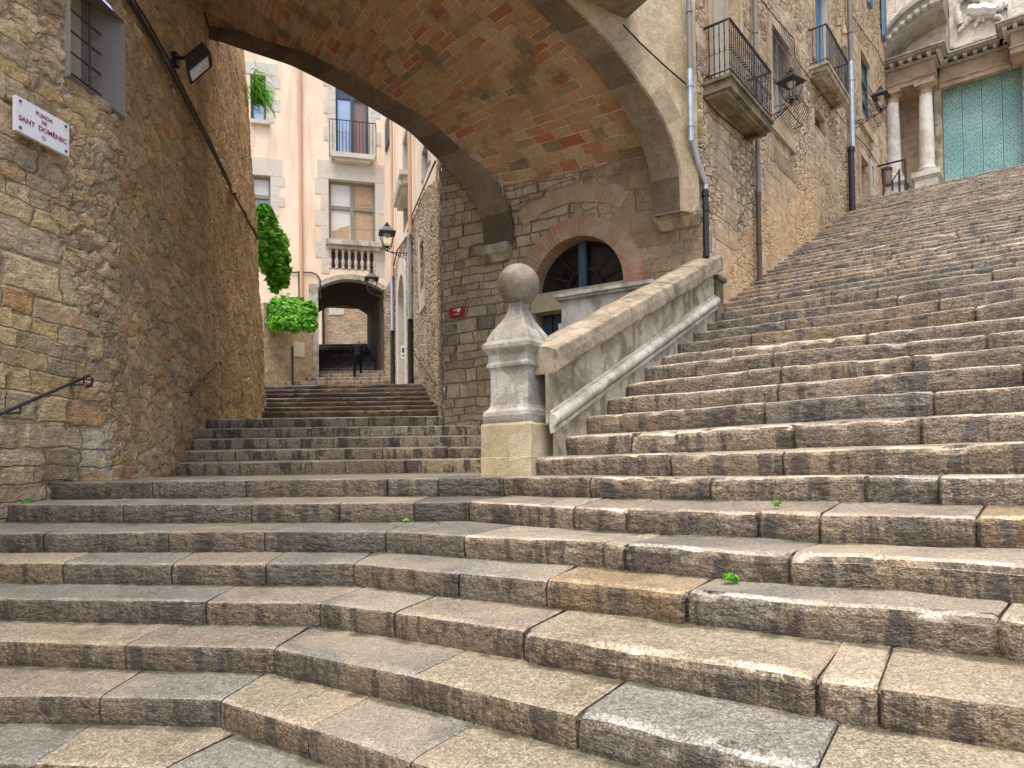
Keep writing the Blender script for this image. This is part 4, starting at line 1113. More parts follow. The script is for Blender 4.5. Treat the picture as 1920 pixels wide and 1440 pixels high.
# pier below the near springing and the two moulded imposts
mb = MB()
def impost(mb, c, ax, w, proj, zt, zb, h0=0):
    """moulded capital: box profile growing outward with height; c at wall face, ax along wall"""
    nrm = V((-ax.y, ax.x, 0)); 
    if nrm.dot(-c) < 0: nrm = -nrm
    H = zt-zb; prof = [(0.1, 0), (.35, .05), (.35, .12), (.55, .3), (.8, .42), (.95, .5), (.95, .62), (1.0, .66), (1.0, .92), (.95, 1)]
    rows = []
    for p, h in prof:
        o = proj*p; e = .05*p
        rows.append([c-ax*(w/2+e)-nrm*.1, c-ax*(w/2+e)+nrm*o, c+ax*(w/2+e)+nrm*o, c+ax*(w/2+e)-nrm*.1])
        for q in rows[-1]: q.z = zb+H*h
    mb.grid(rows, close=True); mb.poly(rows[-1])
fi_ = WP.hit(928, 480); zf1 = WP.hit(928, 464)[1]; zf0 = WP.hit(928, 494)[1]
impost(mb, WP.pt(fi_[0]-.03, 0), WP.d, .40, .16, zf1, zf0)
mb.build('impost', M['panel'], ab)
mb = MB()
zn1 = WP.hit(1270, 402)[1]; zn0 = WP.hit(1270, 432)[1]
c0 = WP.pt(.12, 0, 0)
impost(mb, WP.pt(.20, 0), WP.d, .46, .17, zn1, zn0)
NPd = -NP.d
RBq = Pl(3.46, 10.0, .79, 1); sq_ = RBq.hit(1312, 400)[0]; impost(mb, RBq.pt(sq_, 0), RBq.d, .16, .07, zn1, zn0)
mb.build('impost', M['panel'], ab)
# pier face on the near side below the spring
# balcony slab on the near face, top of picture
sz = NP.hit(1175, 35); oz_ = sz[1]
op = hitz(1240, 5, oz_); ofs = (op-NP.o).dot(NP.n)
mb = MB(); mb.pbox(NP, sz[0], sz[0]+3.2, oz_, oz_+.10, -.02, ofs); mb.pbox(NP, sz[0]-.04, sz[0]+3.3, oz_+.10, oz_+.2, -.02, ofs+.05)
bal0 = mb.build('balcony_slab', M['darkst'], ab)
# wire across the spandrel and townhouse
# ------------------------------------------------------------------ newel with stone ball
nw = empty('stone_newel', (.075, 6.02, 0), 'square stone pillar topped with a large stone ball at the foot of the balustrade', 'pillar')
NC = V((.075, 6.02, 0)); ROT = R(-33)
def zpx(v, Y=6.0): return (897-v)*Y/1334
mb = MB(); mb.lathe(NC, [(.235, -.12), (.235, zpx(800)), (.225, zpx(795))], sq=True, rot=ROT); 
def bevsq(mb, prof, jit=.004):
    # square section with fine corner chamfer, noise-worn
    rows = []
    for r, z in prof:
        row = []
        for k in range(4):
            a = math.pi/4+k*math.pi/2+ROT
            c = V((math.cos(a), math.sin(a), 0))*r*math.sqrt(2)
            a2 = math.pi/4+(k+1)*math.pi/2+ROT; c2 = V((math.cos(a2), math.sin(a2), 0))*r*math.sqrt(2)
            e = (c2-c).normalized()
            for f in (.014, .25, .5, .75): 
                p = c.lerp(c2, f if f > .1 else 0)+(e*.014 if f < .1 else V((0, 0, 0)))
                row.append(p)
            row.append(c2-e*.014)
        row = [NC+p+V((0, 0, z)) for p in row]
        row = [p+V((mn.noise(p*9), mn.noise(p*9+V((5, 0, 0))), mn.noise(p*7+V((0, 5, 0)))*.8))*jit for p in row]
        rows.append(row)
    uv = [[(j*.1, rows[i][0].z) for j in range(len(rows[0]))] for i in range(len(rows))]
    mb.grid(rows, uv, close=True); mb.poly(rows[0][::-1]); mb.poly(rows[-1])
mb = MB(); bevsq(mb, [(.252, -.12), (.252, .05), (.25, .15), (.249, .17), (.246, .175), (.246, .3), (.243, zpx(800)), (.235, zpx(796))], .011)
mb.build('plinth', M['plinth'], nw)
mb = MB(); bevsq(mb, [(.222, zpx(797)), (.232, zpx(790)), (.236, zpx(782)), (.228, zpx(774)), (.20, zpx(768)), (.188, zpx(762)), (.185, zpx(756)), (.185, zpx(735)), (.184, zpx(715)), (.184, zpx(700)), (.19, zpx(694)), (.206, zpx(691)), (.208, zpx(686)), (.196, zpx(682)), (.196, zpx(674))], .004)
mb.build('shaft', M['carved'], nw)
mb = MB(); bevsq(mb, [(.195, zpx(676)), (.197, zpx(670)), (.21, zpx(665)), (.225, zpx(661)), (.236, zpx(657)), (.236, zpx(650)), (.228, zpx(647)), (.222, zpx(645)), (.212, zpx(643)), (.205, zpx(638)), (.195, zpx(633)), (.178, zpx(625)), (.152, zpx(616)), (.128, zpx(607)), (.100, zpx(596)), (.082, zpx(586)), (.070, zpx(577)), (.066, zpx(568)), (.064, zpx(560))], .005)
mb.build('cap', M['carved'], nw)
mb = MB(); Rb = .178; zc_ = zpx(532); rows = []
for i in range(25):
    a = math.pi*i/24; rows.append([NC+V((Rb*math.sin(a)*math.cos(2*math.pi*k/40), Rb*math.sin(a)*math.sin(2*math.pi*k/40), zc_-Rb*math.cos(a))) for k in range(40)])
mb.grid(rows, close=True); mb.build('ball', M['ballst'], nw, smooth=True)

# ------------------------------------------------------------------ sloping parapet
TP = 3.35; n3 = V((N2.x, N2.y, 0)); e3 = V((E2.x, E2.y, 0)); O3 = V((PP0.x, PP0.y, 0))
def lerp(a, b, f): return a+(b-a)*f
def zcapb(t): return lerp(.925, 2.44, t/TP)     # under side of the cap
def zml(t): return lerp(.50, 2.07, t/TP)        # moulding line
pr_ = empty('stone_balustrade', (.4, 5.9, .2), 'solid sloping stone parapet with a thick mossy coping rising from the ball-topped pillar', 'balustrade')
def sweep(mb, prof, t0, t1, zf, nseg=40, jit=.004, seed=0, joints=None, ends=True):
    """prof: (offset back along E, height rel zf)"""
    rows = []; UV = []; acc = [0]
    for a, b in zip(prof[:-1], prof[1:]): acc.append(acc[-1]+math.hypot(b[0]-a[0], b[1]-a[1]))
    for i in range(nseg+1):
        t = t0+(t1-t0)*i/nseg; z = zf(t); row = []
        for o, h in prof:
            p = O3+n3*t+e3*o; p.z = z+h
            p += V((mn.noise(p*6+V((seed, 0, 0))), mn.noise(p*6+V((0, seed+4, 0))), mn.noise(p*5+V((0, 0, seed+8)))))*jit
            row.append(p)
        rows.append(row); UV.append([(t, a) for a in acc])
    mb.grid(rows, UV); 
    if ends: mb.poly(rows[0]); mb.poly(rows[-1][::-1])
TB = .30
cp = [(-.085, 0), (-.095, .02), (-.095, .10), (-.085, .17), (-.08, .18), (.0, .205), (.14, .235), (.30, .205), (.385, .175), (.395, .02), (.38, 0), (.30, -.01), (.0, -.01)]
cj = [-.16, .62, 1.28, 2.02, 2.75, TP+.05]
for i in range(len(cj)-1):
    mb = MB(); dzj = rng.uniform(-.008, .008)
    sweep(mb, cp, cj[i]+.004, cj[i+1]-.004, lambda t: zcapb(t)+dzj, 34, .008, i*7.3); mb.build('coping_stone', M['cap'], pr_)
pj = [-.2, .75, 1.45, 2.2, 2.85, TP]
for i in range(len(pj)-1):
    mb = MB()
    rows = []; 
    for k in range(17):
        t = lerp(pj[i]+.003, pj[i+1]-.003, k/16); row = []
        for j in range(7):
            f = j/6; p = O3+n3*t; p.z = lerp(zml(t)+.02, zcapb(t)+.005, f); p -= e3*.006*mn.noise(p*5+V((i*9, 0, 0))); row.append(p)
        rows.append(row)
    mb.grid(rows); mb.poly([O3+n3*pj[i]+e3*TB+V((0, 0, zcapb(pj[i]))), O3+n3*pj[i+1]+e3*TB+V((0, 0, zcapb(pj[i+1]))), O3+n3*pj[i+1]+e3*TB+V((0, 0, zml(pj[i+1])-1.2)), O3+n3*pj[i]+e3*TB+V((0, 0, zml(pj[i])-1.2))])
    mb.build('panel', M['panel'], pr_)
mb = MB(); a_ = [math.pi*k/8 for k in range(9)]
mp = [(.02, .12), (-.02, .10)]+[(-.02-.055*math.sin(a), .03+.055*math.cos(a)) for a in a_]+[(-.045, -.03), (-.045, -.065), (.0, -.075)]
sweep(mb, mp, -.14, TP, zml, 60, .006, 3); mb.build('moulding', M['mould'], pr_)
mb = MB(); rows = []
for k in range(60):
    t = lerp(-.12, TP, k/59); row = []
    for j in range(6):
        p = O3+n3*t-e3*.012; p.z = lerp(zml(t)-.75, zml(t)-.06, j/5); p -= e3*.008*mn.noise(p*6); row.append(p)
    rows.append(row)
mb.grid(rows); mb.build('base_course', M['panel'], pr_)
# end pier
mb = MB(); zt_ = zcapb(TP)
q = O3+n3*TP; mb.box(q-e3*.03+V((0, 0, 1.5)), e3*.33, n3*.22, V((0, 0, zt_-1.5-.02))); mb.box(q-e3*.06+V((0, 0, zt_-.075)), e3*.4, n3*.27, V((0, 0, .05)))
mb.build('end_pier', M['darkst'], pr_)
# second low parapet behind
P2 = Pl(.604+.0, 8.3, 1.7, -1)
sp = empty('stone_parapet', (.9, 8.1, .9), 'pale low parapet with a flat moulded top in front of the arched fanlight door', 'parapet')
mb = MB(); zt2 = (895.4-553)*8.3/1334
mb.pbox(P2, 0, 1.1, .5, zt2-.06, -.25, 0); mb.pbox(P2, -.03, 1.12, 1.55, 1.80, -.27, .03); mb.build('panel', M['carved'], sp)
mb = MB(); mb.pbox(P2, -.05, 1.13, zt2-.06, zt2-.03, -.28, .04); mb.pbox(P2, -.07, 1.14, zt2-.03, zt2+.01, -.30, .065); mb.build('coping', M['carved'], sp)

# ------------------------------------------------------------------ townhouse on the right
th = empty('stone_townhouse', (2.2, 8.45, 2.3), 'golden stone townhouse with iron balconies and drainpipes climbing beside the steep steps', 'building')
H_ = RBp.hit
holes = []
def hrect(u0, v0, u1, v1):
    a = H_(u0, v0); b = H_(u1, v1); s0, s1 = sorted((a[0], b[0])); z0, z1 = sorted((a[1], b[1])); return [s0, s1, z0, z1]
bd1 = hrect(1333, 150, 1376, -260)      # door behind the first balcony
w1_ = [H_(1447, 200)[0], H_(1478, 200)[0], H_(1448, 208)[1], H_(1447, 50)[1]]
g1_ = [H_(1526, 210)[0], H_(1545, 210)[0], H_(1527, 232)[1], H_(1526, 200)[1]]
bd2 = [H_(1526, 60)[0], H_(1551, 60)[0], H_(1530, 118)[1], H_(1530, -60)[1]]
w2_ = [H_(1613, 200)[0], H_(1630, 200)[0], H_(1613, 212)[1], H_(1613, 96)[1]]
sh_ = [H_(1633, 30)[0], H_(1646, 30)[0], H_(1640, 38)[1], H_(1640, -90)[1]]
dr_ = [H_(1612.5, 330)[0], H_(1626, 330)[0], H_(1613, 405)[1]-.3, H_(1613, 291)[1]]
sl_ = [H_(1633, 330)[0], H_(1636.5, 330)[0], H_(1634, 354)[1], H_(1634, 312)[1]]
RECTS = [bd1, w1_, g1_, bd2, w2_, sh_, dr_, sl_]
sA0 = RBp.hit(1309, 300)[0]; sE = RBp.hit(1660.5, 200)[0]
mb = MB(); hh = rect_holes(RECTS)
sbs = [r[0] for r in RECTS]+[r[1] for r in RECTS]; zbs = [r[2] for r in RECTS]+[r[3] for r in RECTS]
wall_mb(mb, RBp, sA0, sE, .8, 13.5, .055, hh, sb=sbs, zb=zbs, uvo=(sA0, 0), zbot=lambda s: 1.6+.45*(s-sA0)-.9)
mb.build('wall', M['RB'], th, smooth=True)
# end wall of the building, turning away
mb = MB(); ep = RBp.pt(sE, 0, 0); e_ = Pl(ep.x, ep.y, -1.28, 1); wall_mb(mb, e_, 0, 3, 3, 13.5, .3); mb.build('wall', M['RB'], th)
for i, r in enumerate(RECTS):
    mb = MB(); reveal(mb, RBp, *r, {6: .4, 1: .09, 4: .09}.get(i, .2)); mb.build('reveal', M['RB'] if i in (6, 2) else M['quoin'] if i == 3 else M['spandrel'], th)
def pane(r, d, mat, name, par, fr=None, frm=None, mull=(), tr=()):
    mb = MB(); mb.poly([RBp.pt(r[0], r[2], -d), RBp.pt(r[1], r[2], -d), RBp.pt(r[1], r[3], -d), RBp.pt(r[0], r[3], -d)])
    if not fr: return mb.build(name, mat, par)
    fm = MB(); w = fr
    fm.pbox(RBp, r[0], r[0]+w, r[2], r[3], -d, -d+.05); fm.pbox(RBp, r[1]-w, r[1], r[2], r[3], -d, -d+.05)
    fm.pbox(RBp, r[0]+w, r[1]-w, r[2], r[2]+w, -d, -d+.045); fm.pbox(RBp, r[0]+w, r[1]-w, r[3]-w, r[3], -d, -d+.045)
    for f in mull:
        s = lerp(r[0], r[1], f); fm.pbox(RBp, s-w*.6, s+w*.6, r[2]+w, r[3]-w, -d, -d+.042)
    for f in tr:
        z = lerp(r[2], r[3], f); fm.pbox(RBp, r[0]+w, r[1]-w, z-w*.5, z+w*.5, -d, -d+.036)
    o = fm.build(name, frm, par); mb.build('pane', mat, o); return o
pane(bd1, .16, M['greydoor'], 'balcony_door', th, .07, M['greydoor'], (.5,))
pane(w1_, .08, M['glass'], 'window', th, .05, M['greydoor'], (.5,), (.5,))
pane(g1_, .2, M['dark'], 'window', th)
pane(bd2, .14, M['glass'], 'balcony_door', th, .06, M['blueshut'], (.5,))
pane(w2_, .08, M['glasssky'], 'window', th, .05, M['blueframe2'], (), (.33, .66))
pane(sh_, .15, M['glassd'], 'window', th, .05, M['greydoor'])
pane(dr_, .38, M['brownpan'], 'door', th)
pane(sl_, .2, M['dark'], 'window', th)
def surround(r, w, p=.02, sill=True, mat='spandrel'):
    mb = MB(); mb.pbox(RBp, r[0]-w, r[0]-.003, r[2], r[3]+w, -.05, p+.012); mb.pbox(RBp, r[1]+.003, r[1]+w, r[2], r[3]+w, -.05, p+.012); mb.pbox(RBp, r[0]-.002, r[1]+.002, r[3]+.003, r[3]+w*1.0, -.05, p+.01)
    if sill: mb.pbox(RBp, r[0]-w*1.2, r[1]+w*1.2, r[2]-w*2.2, r[2]-.003, -.05, p+.03)
    mb.build('surround', M[mat], th)
surround(bd1, .14, sill=False); surround(w1_, .15); surround(bd2, .12, sill=False); surround(w2_, .12); surround(dr_, .16, sill=False); surround(sl_, .1, mat='quoin')
# balconies
def balcony(ua, va, uo, vo, ur, vr, zrail_px, th_, nb, mat, curly, lower=True):
    a = H_(ua, va); z = a[1]; po = hitz(uo, vo, z); pr2 = hitz(ur, vr, z)
    off = (po-RBp.o).dot(RBp.n); s0 = (po-RBp.o).dot(RBp.d); s1 = (pr2-RBp.o).dot(RBp.d)
    rl = (hitz(uo, vo, z)); yz = po.y; ztop = ray(uo, zrail_px).z/ray(uo, zrail_px).y*yz
    mb = MB(); mb.pbox(RBp, s0, s1, z-.04, z, -.05, off); mb.pbox(RBp, s0+.03, s1-.03, z-th_*.75, z-.042, -.05, off-.03)
    for qa, qb in ((s0+.06, s0+.14), (s1-.14, s1-.06)): mb.pbox(RBp, qa, qb, z-th_, z-th_*.75-.002, -.05, off-.08)
    mb.pbox(RBp, s0+.142, s1-.142, z-th_, z-th_*.75-.003, off-.16, off-.082)
    sb_ = mb.build('balcony', mat, th)
    mb = MB(); p = lambda s, f, h: RBp.pt(s, z+h, f); hR = ztop-z
    e = .03; s0 += e; s1 -= e; off -= e
    mb.tube([p(s0, 0, hR), p(s0, off, hR), p(s1, off, hR), p(s1, 0, hR)], .018, 5)
    mb.tube([p(s0, 0, .06), p(s0, off, .06), p(s1, off, .06), p(s1, 0, .06)], .011, 5)
    if curly: mb.tube([p(s0, 0, hR*.45), p(s0, off, hR*.45), p(s1, off, hR*.45), p(s1, 0, hR*.45)], .004, 4)
    mb.build('railing', M['iron'], sb_)
    mb = MB(); per = [(s0, off*k/5) for k in range(1, 5)]+[(s0+(s1-s0)*k/nb, off) for k in range(nb+1)]+[(s1, off*k/5) for k in range(4, 0, -1)]
    for s, f in per:
        mb.tube([p(s, f, 0), p(s, f, hR)], .0075 if curly else .006, 5)
        if curly:
            for hh_ in (.2, .48, .52, .78): mb.lathe(p(s, f, hR*hh_), [(.004, -.012), (.014, 0), (.004, .012)], 6)
    mb.build('baluster', M['iron'], sb_)
    return s0, s1, z, off, hR
B1 = balcony(1316, 150, 1372, 134, 1449, 228, 30, .20, 22, M['darkst'], True)
B2 = balcony(1515, 122, 1553, 113, 1601, 182, 42, .16, 22, M['panel'], False)
# window cages bulging at the foot
def cage(r, zb_, sbars, bul, full=True, nm=True):
    mb = MB(); s0, s1 = r[0]-.03, r[1]+.03; zt = r[2]+(r[3]-r[2])*.42 if not full else r[3]-.05
    n = sbars
    for i in range(n+1):
        s = lerp(s0, s1, i/n)
        pts = [RBp.pt(s, r[3]-.02 if full else zt, .0), RBp.pt(s, r[2]+.5, .0)]
        for k in range(9):
            a = k/8; pts.append(RBp.pt(s, lerp(zt, r[2]-.05, a) if a < .001 else lerp(r[2]+.45, r[2]-.08, a), .05+bul*math.sin(math.pi*min(1, .12+a*.88))**.8))
        mb.tube(pts, .0065, 4)
    for zz, o in ((r[2]+.4, .09+bul*.35), (r[2]+.02, .05+bul*.55), (zt-.06, .05)):
        mb.tube([RBp.pt(s0, zz, .0), RBp.pt(s0, zz, o), RBp.pt(s1, zz, o), RBp.pt(s1, zz, 0)], .008, 4)
    return mb.build('window_cage', M['rust'], th)
cage(w1_, 0, 12, .26); cage(w2_, 0, 10, .24, False)
mb = MB()
for f in (.2, .4, .6, .8): mb.tube([RBp.pt(lerp(g1_[0], g1_[1], f), g1_[2], -.08), RBp.pt(lerp(g1_[0], g1_[1], f), g1_[3], -.08)], .012, 4)
for f in (.3, .7): mb.tube([RBp.pt(g1_[0], lerp(g1_[2], g1_[3], f), -.08), RBp.pt(g1_[1], lerp(g1_[2], g1_[3], f), -.08)], .012, 4)
mb.build('window_bars', M['iron'], th)
# shutters
for (u, sgn) in ((1627, -1), (1652.5, 1)):
    s, z = H_(u, 20); mb = MB(); wd = .16
    zt = H_(u, -120)[1]; zb_ = sh_[2]-.05
    mb.pbox(RBp, s-wd, s+wd, zb_, zt, .03, .08); so_ = mb.build('shutter', M['blueshut'], th)
    mb = MB()
    for k in range(14):
        za = lerp(zb_+.05, zb_+1.3, k/13); mb.pbox(RBp, s-wd+.04, s+wd-.04, za, za+.04, .08, .092)
    mb.build('louvre', M['blueshut'], so_)
# gothic niche ornament beside balcony 2
mb = MB(); o1 = H_(1570, 60); mb.pbox(RBp, o1[0]-.03, o1[0]+.03, o1[1]-.35, o1[1]+.1, -.02, .05); mb.lathe(RBp.pt(o1[0], o1[1]+.1, .03), [(.05, 0), (.0, .25)], 6); mb.build('stone_pinnacle', M['spandrel'], th); mb = MB(); o2 = H_(1579, 62); mb.pbox(RBp, o2[0]-.04, o2[0]+.04, o2[1]-.3, o2[1]-.05, -.02, .07); mb.lathe(RBp.pt(o2[0], o2[1]-.05, .04), [(.07, 0), (.0, .3)], 6)
mb.build('stone_pinnacle', M['spandrel'], th)
# pipes
def pipe_on(pl, pts, r, mat, off, par=th, name='drainpipe', collars=(), colr=1.25):
    mb = MB(); P = []
    for u, v in pts: s, z = pl.hit(u, v, off); P.append(pl.pt(s, z, off))
    # straight-vertical pieces keep the same plan position
    mb.tube(P, r, 12)
    for u, v in collars:
        s, z = pl.hit(u, v, off); c = pl.pt(s, z, off); mb.tube([c-V((0, 0, .02)), c+V((0, 0, .02))], r*colr, 12)
    o = mb.build(name, mat, par, smooth=False); return o
def vpipe(pl, u, v0, v1, r, mat, off, vref=None, **k):
    s, _ = pl.hit(u, vref if vref is not None else (v0+v1)/2, off); y = pl.pt(s, 0, off)
    mb = MB(); zs = [ray(u, v).z/ray(u, v).y*y.y for v in (v0, v1)]
    mb.tube([pl.pt(s, zs[0], off), pl.pt(s, zs[1], off)], r, 12)
    for v in k.get('coll', ()):
        z = ray(u, v).z/ray(u, v).y*y.y; mb.tube([pl.pt(s, z-.025, off), pl.pt(s, z+.025, off)], r*1.22, 12)
    return mb.build('drainpipe', mat, k.get('par', th)), s, zs
r_ = 5.6*8.2/1334
o1_, s_p1, zs = vpipe(NP, 1294, -60, 150, r_, M['greypipe'], .09, 130, coll=(20,))
o2_, s_p1, zs2 = vpipe(NP, 1294, 131, 255, r_*1.08, M['galv'], .09, 190, coll=(160, 235))
pa = NP.pt(s_p1, zs2[1], .09)
pbz = RBp.hit(1323, 358, .09); pb = RBp.pt(pbz[0], pbz[1], .09)
mb = MB(); mb.tube([pa+V((0, 0, .02)), pa+V((0, 0, -.05)), pa.lerp(pb, .12), pa.lerp(pb, .5), pb+V((0, 0, .08)), pb+V((0, 0, -.05))], r_*1.05, 12); mb.build('drainpipe', M['galv'], th)
vpipe(RBp, 1323, 356, 482, r_*1.12, M['blackpipe'], .09, 400, coll=(364, 392))
vpipe(RBp, 1421, -60, 365, .035, M['greypipe'], .07, 300, coll=(60, 250, 362))
vpipe(RBp, 1423, 363, 530, .036, M['rustpipe'], .07, 450, coll=(365, 455))
vpipe(RBp, 1595, -60, 118, .05, M['greypipe'], .09, 100, coll=(60,))
vpipe(RBp, 1597.5, 116, 278, .056, M['galv'], .09, 240, coll=(150,))
vpipe(RBp, 1597, 276, 410, .060, M['blackpipe'], .09, 340, coll=(281,))
# cables on the facade
def wire(pl, pts, r=.009, off=.03, name='cable'):
    return [pl.pt(*pl.hit(u, v, off), off) for u, v in pts]
mb = MB(); mb.tube(wire(NP, [(1168, 46), (1200, 80), (1245, 122), (1289, 160)]), .010, 5)
mb.tube([NP.pt(*NP.hit(1289, 160, .03), .03)]+wire(RBp, [(1318, 183), (1345, 212), (1385, 245), (1411, 268), (1415, 255), (1416, 243)]), .009, 5)
mb.build('cable', M['cable'], th)
mb = MB(); mb.tube(wire(RBp, [(1428, 0), (1455, 35), (1489, 73), (1490, 108), (1520, 150), (1560, 200), (1597, 245), (1625, 275), (1660, 330)]), .008, 5); mb.build('cable', M['cable'], th)
mb = MB(); mb.tube(wire(RBp, [(1592, 20), (1620, 62), (1645, 95), (1657, 125)]), .008, 5); mb.build('cable', M['cable'], th)

# ------------------------------------------------------------------ lamps
def lamp_proto():
    """origin at the foot of the lantern, arm runs along +X to the wall at x=1 (scaled per copy)"""
    r = empty('wall_lantern', (0, 0, 0), '', 'street lamp')
    mb = MB(); w0, w1, h = .085, .15, .30
    for k in range(4):
        a = math.pi/4+k*math.pi/2; b = a+math.pi/2
        c = lambda ang, w, z: V((math.cos(ang)*w*1.414, math.sin(ang)*w*1.414, z))
        mb.tube([c(a, w0, .06), c(a, w1, .06+h)], .010, 4); mb.tube([c(a, w0, .06), c(b, w0, .06)], .010, 4); mb.tube([c(a, w1, .06+h), c(b, w1, .06+h)], .013, 4)
        mb.tube([c(a, w0*.97, .10), c(b, w0*.97, .10)], .006, 4)
    mb.lathe(V((0, 0, 0)), [(.012, -.03), (.02, 0), (.012, .02), (.045, .045), (.05, .055)], 8)
    for k in range(4):
        a = math.pi/4+k*math.pi/2; mb.tube([V((0, 0, -.02)), V((math.cos(a)*.06, math.sin(a)*.06, -.01)), V((math.cos(a)*w0*1.414, math.sin(a)*w0*1.414, .06))], .006, 4)
    mb.build('lantern_frame', M['iron'], r)
    mb = MB(); mb.lathe(V((0, 0, 0)), [(w1+.03, .06+h-.01), (w1+.035, .06+h+.015), (w1-.02, .06+h+.06), (.085, .06+h+.13), (.06, .06+h+.15), (.06, .06+h+.17)], sq=True); mb.lathe(V((0, 0, 0)), [(.03, .06+h+.16), (.022, .06+h+.18), (.05, .06+h+.20), (.045, .06+h+.215), (.02, .06+h+.22), (.034, .06+h+.245), (.0, .06+h+.26)], 8); mb.build('lantern_roof', M['iron'], r)
    mb = MB()
    for k in range(0):
        a = math.pi/4+k*math.pi/2; b = a+math.pi/2; c = lambda ang, w, z: V((math.cos(ang)*w*1.39, math.sin(ang)*w*1.39, z))
        if k in (0, 2): mb.poly([c(a, w0*.96, .07), c(b, w0*.96, .07), c(b, w1*.96, .05+h), c(a, w1*.96, .05+h)])
    mb.lathe(V((0, 0, 0)), [(.035, .06+h-.09), (.07, .06+h-.05), (.08, .06+h-.01)], 10)
    mb.build('lamp_glass', M['lampglass'], r)
    mb = MB()
    for dy in (-.0,):
        mb.tube([V((-.12, 0, .0)), V((-.14, 0, .03)), V((-.11, 0, .05)), V((-.09, 0, .02)), V((-.05, 0, -.03)), V((.2, 0, -.05)), V((.6, 0, -.06)), V((1, 0, -.04))], .011, 5)
        mb.tube([V((.12, 0, -.05)), V((.5, 0, -.13)), V((.85, 0, -.20)), V((1, 0, -.22))], .010, 5)
        for cx_, rr2 in ((.82, .055), (.68, .04), (.56, .03), (.93, .045)):
            mb.tube([V((cx_+rr2*math.cos(a)*(1-a/14), 0, -.115+rr2*math.sin(a)*(1-a/14))) for a in [k*.5 for k in range(22)]], .006, 4)
        mb.tube([V((1, 0, .03)), V((1, 0, -.3))], .016, 5)
    mb.build('bracket', M['rust'], r)
    return r
LP = lamp_proto()
def copy_tree(o, parent=None):
    c = o.copy(); COL.objects.link(c); c.parent = parent
    for ch in [x for x in bpy.data.objects if x.parent == o]: copy_tree(ch, c)
    return c
def place_lamp(pos, wallpt, height, label, first=False):
    o = LP if first else copy_tree(LP)
    d_ = wallpt-pos; L_ = math.hypot(d_.x, d_.y); sc = height/.62
    o.location = pos; o.rotation_euler = (0, 0, math.atan2(d_.y, d_.x)); o.scale = (sc, sc, sc)
    for ch in [x for x in bpy.data.objects if x.parent == o and x.name.startswith('bracket')]: ch.scale = (L_/sc, 1, 1)
    o['label'] = label; o['group'] = 'wall lanterns on scrolled iron brackets'
    return o
def lamp_px(pl, ub, vb, uw, vw, hpx, label, first, Yl=None):
    s, z = pl.hit(uw, vw); wp = pl.pt(s, z, 0)
    nrm = pl.n if isinstance(pl, Pl) else (pl.pt(s, 0, 1)-pl.pt(s, 0, 0))
    # walk out from the wall until the lantern stands in its column
    best = min((abs(((wp+nrm*o).x/(wp+nrm*o).y)-ray(ub, vb).x/ray(ub, vb).y), o) for o in [k*.01 for k in range(5, 260)])
    p = wp+nrm*best[1]; zz = ray(ub, vb).z/ray(ub, vb).y*p.y
    return place_lamp(V((p.x, p.y, zz)), V((wp.x, wp.y, zz)), hpx*p.y/1334, label, first)
lamp_px(AL, 726, 468, 771, 470, 52, 'black street lantern nearest in the alley, bracketed above the arched alley door', True)
lamp_px(AL, 697, 549, 736, 562, 44, 'black street lantern hanging in front of the dark archway passage', False)
def lamp_rb(ub, vb, uw, vw, hpx, label):
    s, z = RBp.hit(uw, vw); wp = RBp.pt(s, z, 0); bd = RBp.n
    best = min((abs(((wp+bd*o).x/(wp+bd*o).y)-ray(ub, vb).x/ray(ub, vb).y), o) for o in [k*.01 for k in range(5, 260)])
    p = wp+bd*best[1]; 
    return p, wp
def lamp_w(ub, vb, Y, uw, vw, hpx, label):
    p = atY(ub, vb, Y); s, z = RBp.hit(uw, vw); wp = RBp.pt(s, z, 0)
    return place_lamp(p, V((wp.x, wp.y, p.z)), hpx*Y/1334, label)
yl1 = RBp.pt(RBp.hit(1437, 212)[0], 0).y; yl2 = RBp.pt(RBp.hit(1602, 225)[0], 0).y
lamp_w(1484, 192, yl1-.35, 1437, 212, 66, 'largest black wall lantern, on the townhouse between the two iron balconies')
lamp_w(1652, 208, yl2-.35, 1602, 225, 48, 'black wall lantern on the townhouse just left of the church columns')
# ------------------------------------------------------------------ peach building across the alley
pb_ = empty('peach_building', (-6.5, 29.6, 3.9), 'peach rendered building with white stone windows and an arched passage through its foot', 'building')
PF = Pl(-5.2, 29.3, -3.9, -1)
def pr(u0, v0, u1, v1):
    a = PF.hit(u0, v0); b = PF.hit(u1, v1); s0, s1 = sorted((a[0], b[0])); z0, z1 = sorted((a[1], b[1])); return [s0, s1, z0, z1]
WA = pr(617, 458, 703, 343); WB = pr(630, 291, 690, 120); WC = pr(470, 226, 498, 142); WD = pr(470, 402, 507, 330)
BAL = [WA[0]-.02, WA[1]+.02, PF.hit(660, 505)[1], WA[2]]
pL = PF.hit(597, 600)[0]; pR = PF.hit(722, 600)[0]; pA = PF.hit(661, 524)[1]; pS = PF.hit(598, 556)[1]
pS = PF.hit(600, 540)[1]; pm = (pL+pR)/2; ph = abs(pL-pR)/2; rise = pA-pS; Rr = (ph*ph+rise*rise)/(2*rise)
def arch_z(s, g=0): 
    q = (Rr+g)**2-(s-pm)**2; return pA+g-(Rr+g)+math.sqrt(max(0, q)) if q > 0 else -9
def holeP(s, z):
    for r in (WA, WB, WC, WD, BAL):
        if r[0] < s < r[1] and r[2] < z < r[3]: return True
    return pm-ph < s < pm+ph and z < arch_z(s, .12)
rr_ = (WA, WB, WC, WD, BAL)
mb = MB(); wall_mb(mb, PF, -.02, 9.5, 3, 19.5, .17, holeP, sb=[q for r in rr_ for q in r[:2]]+[pm-ph, pm+ph], zb=[q for r in rr_ for q in r[2:]])
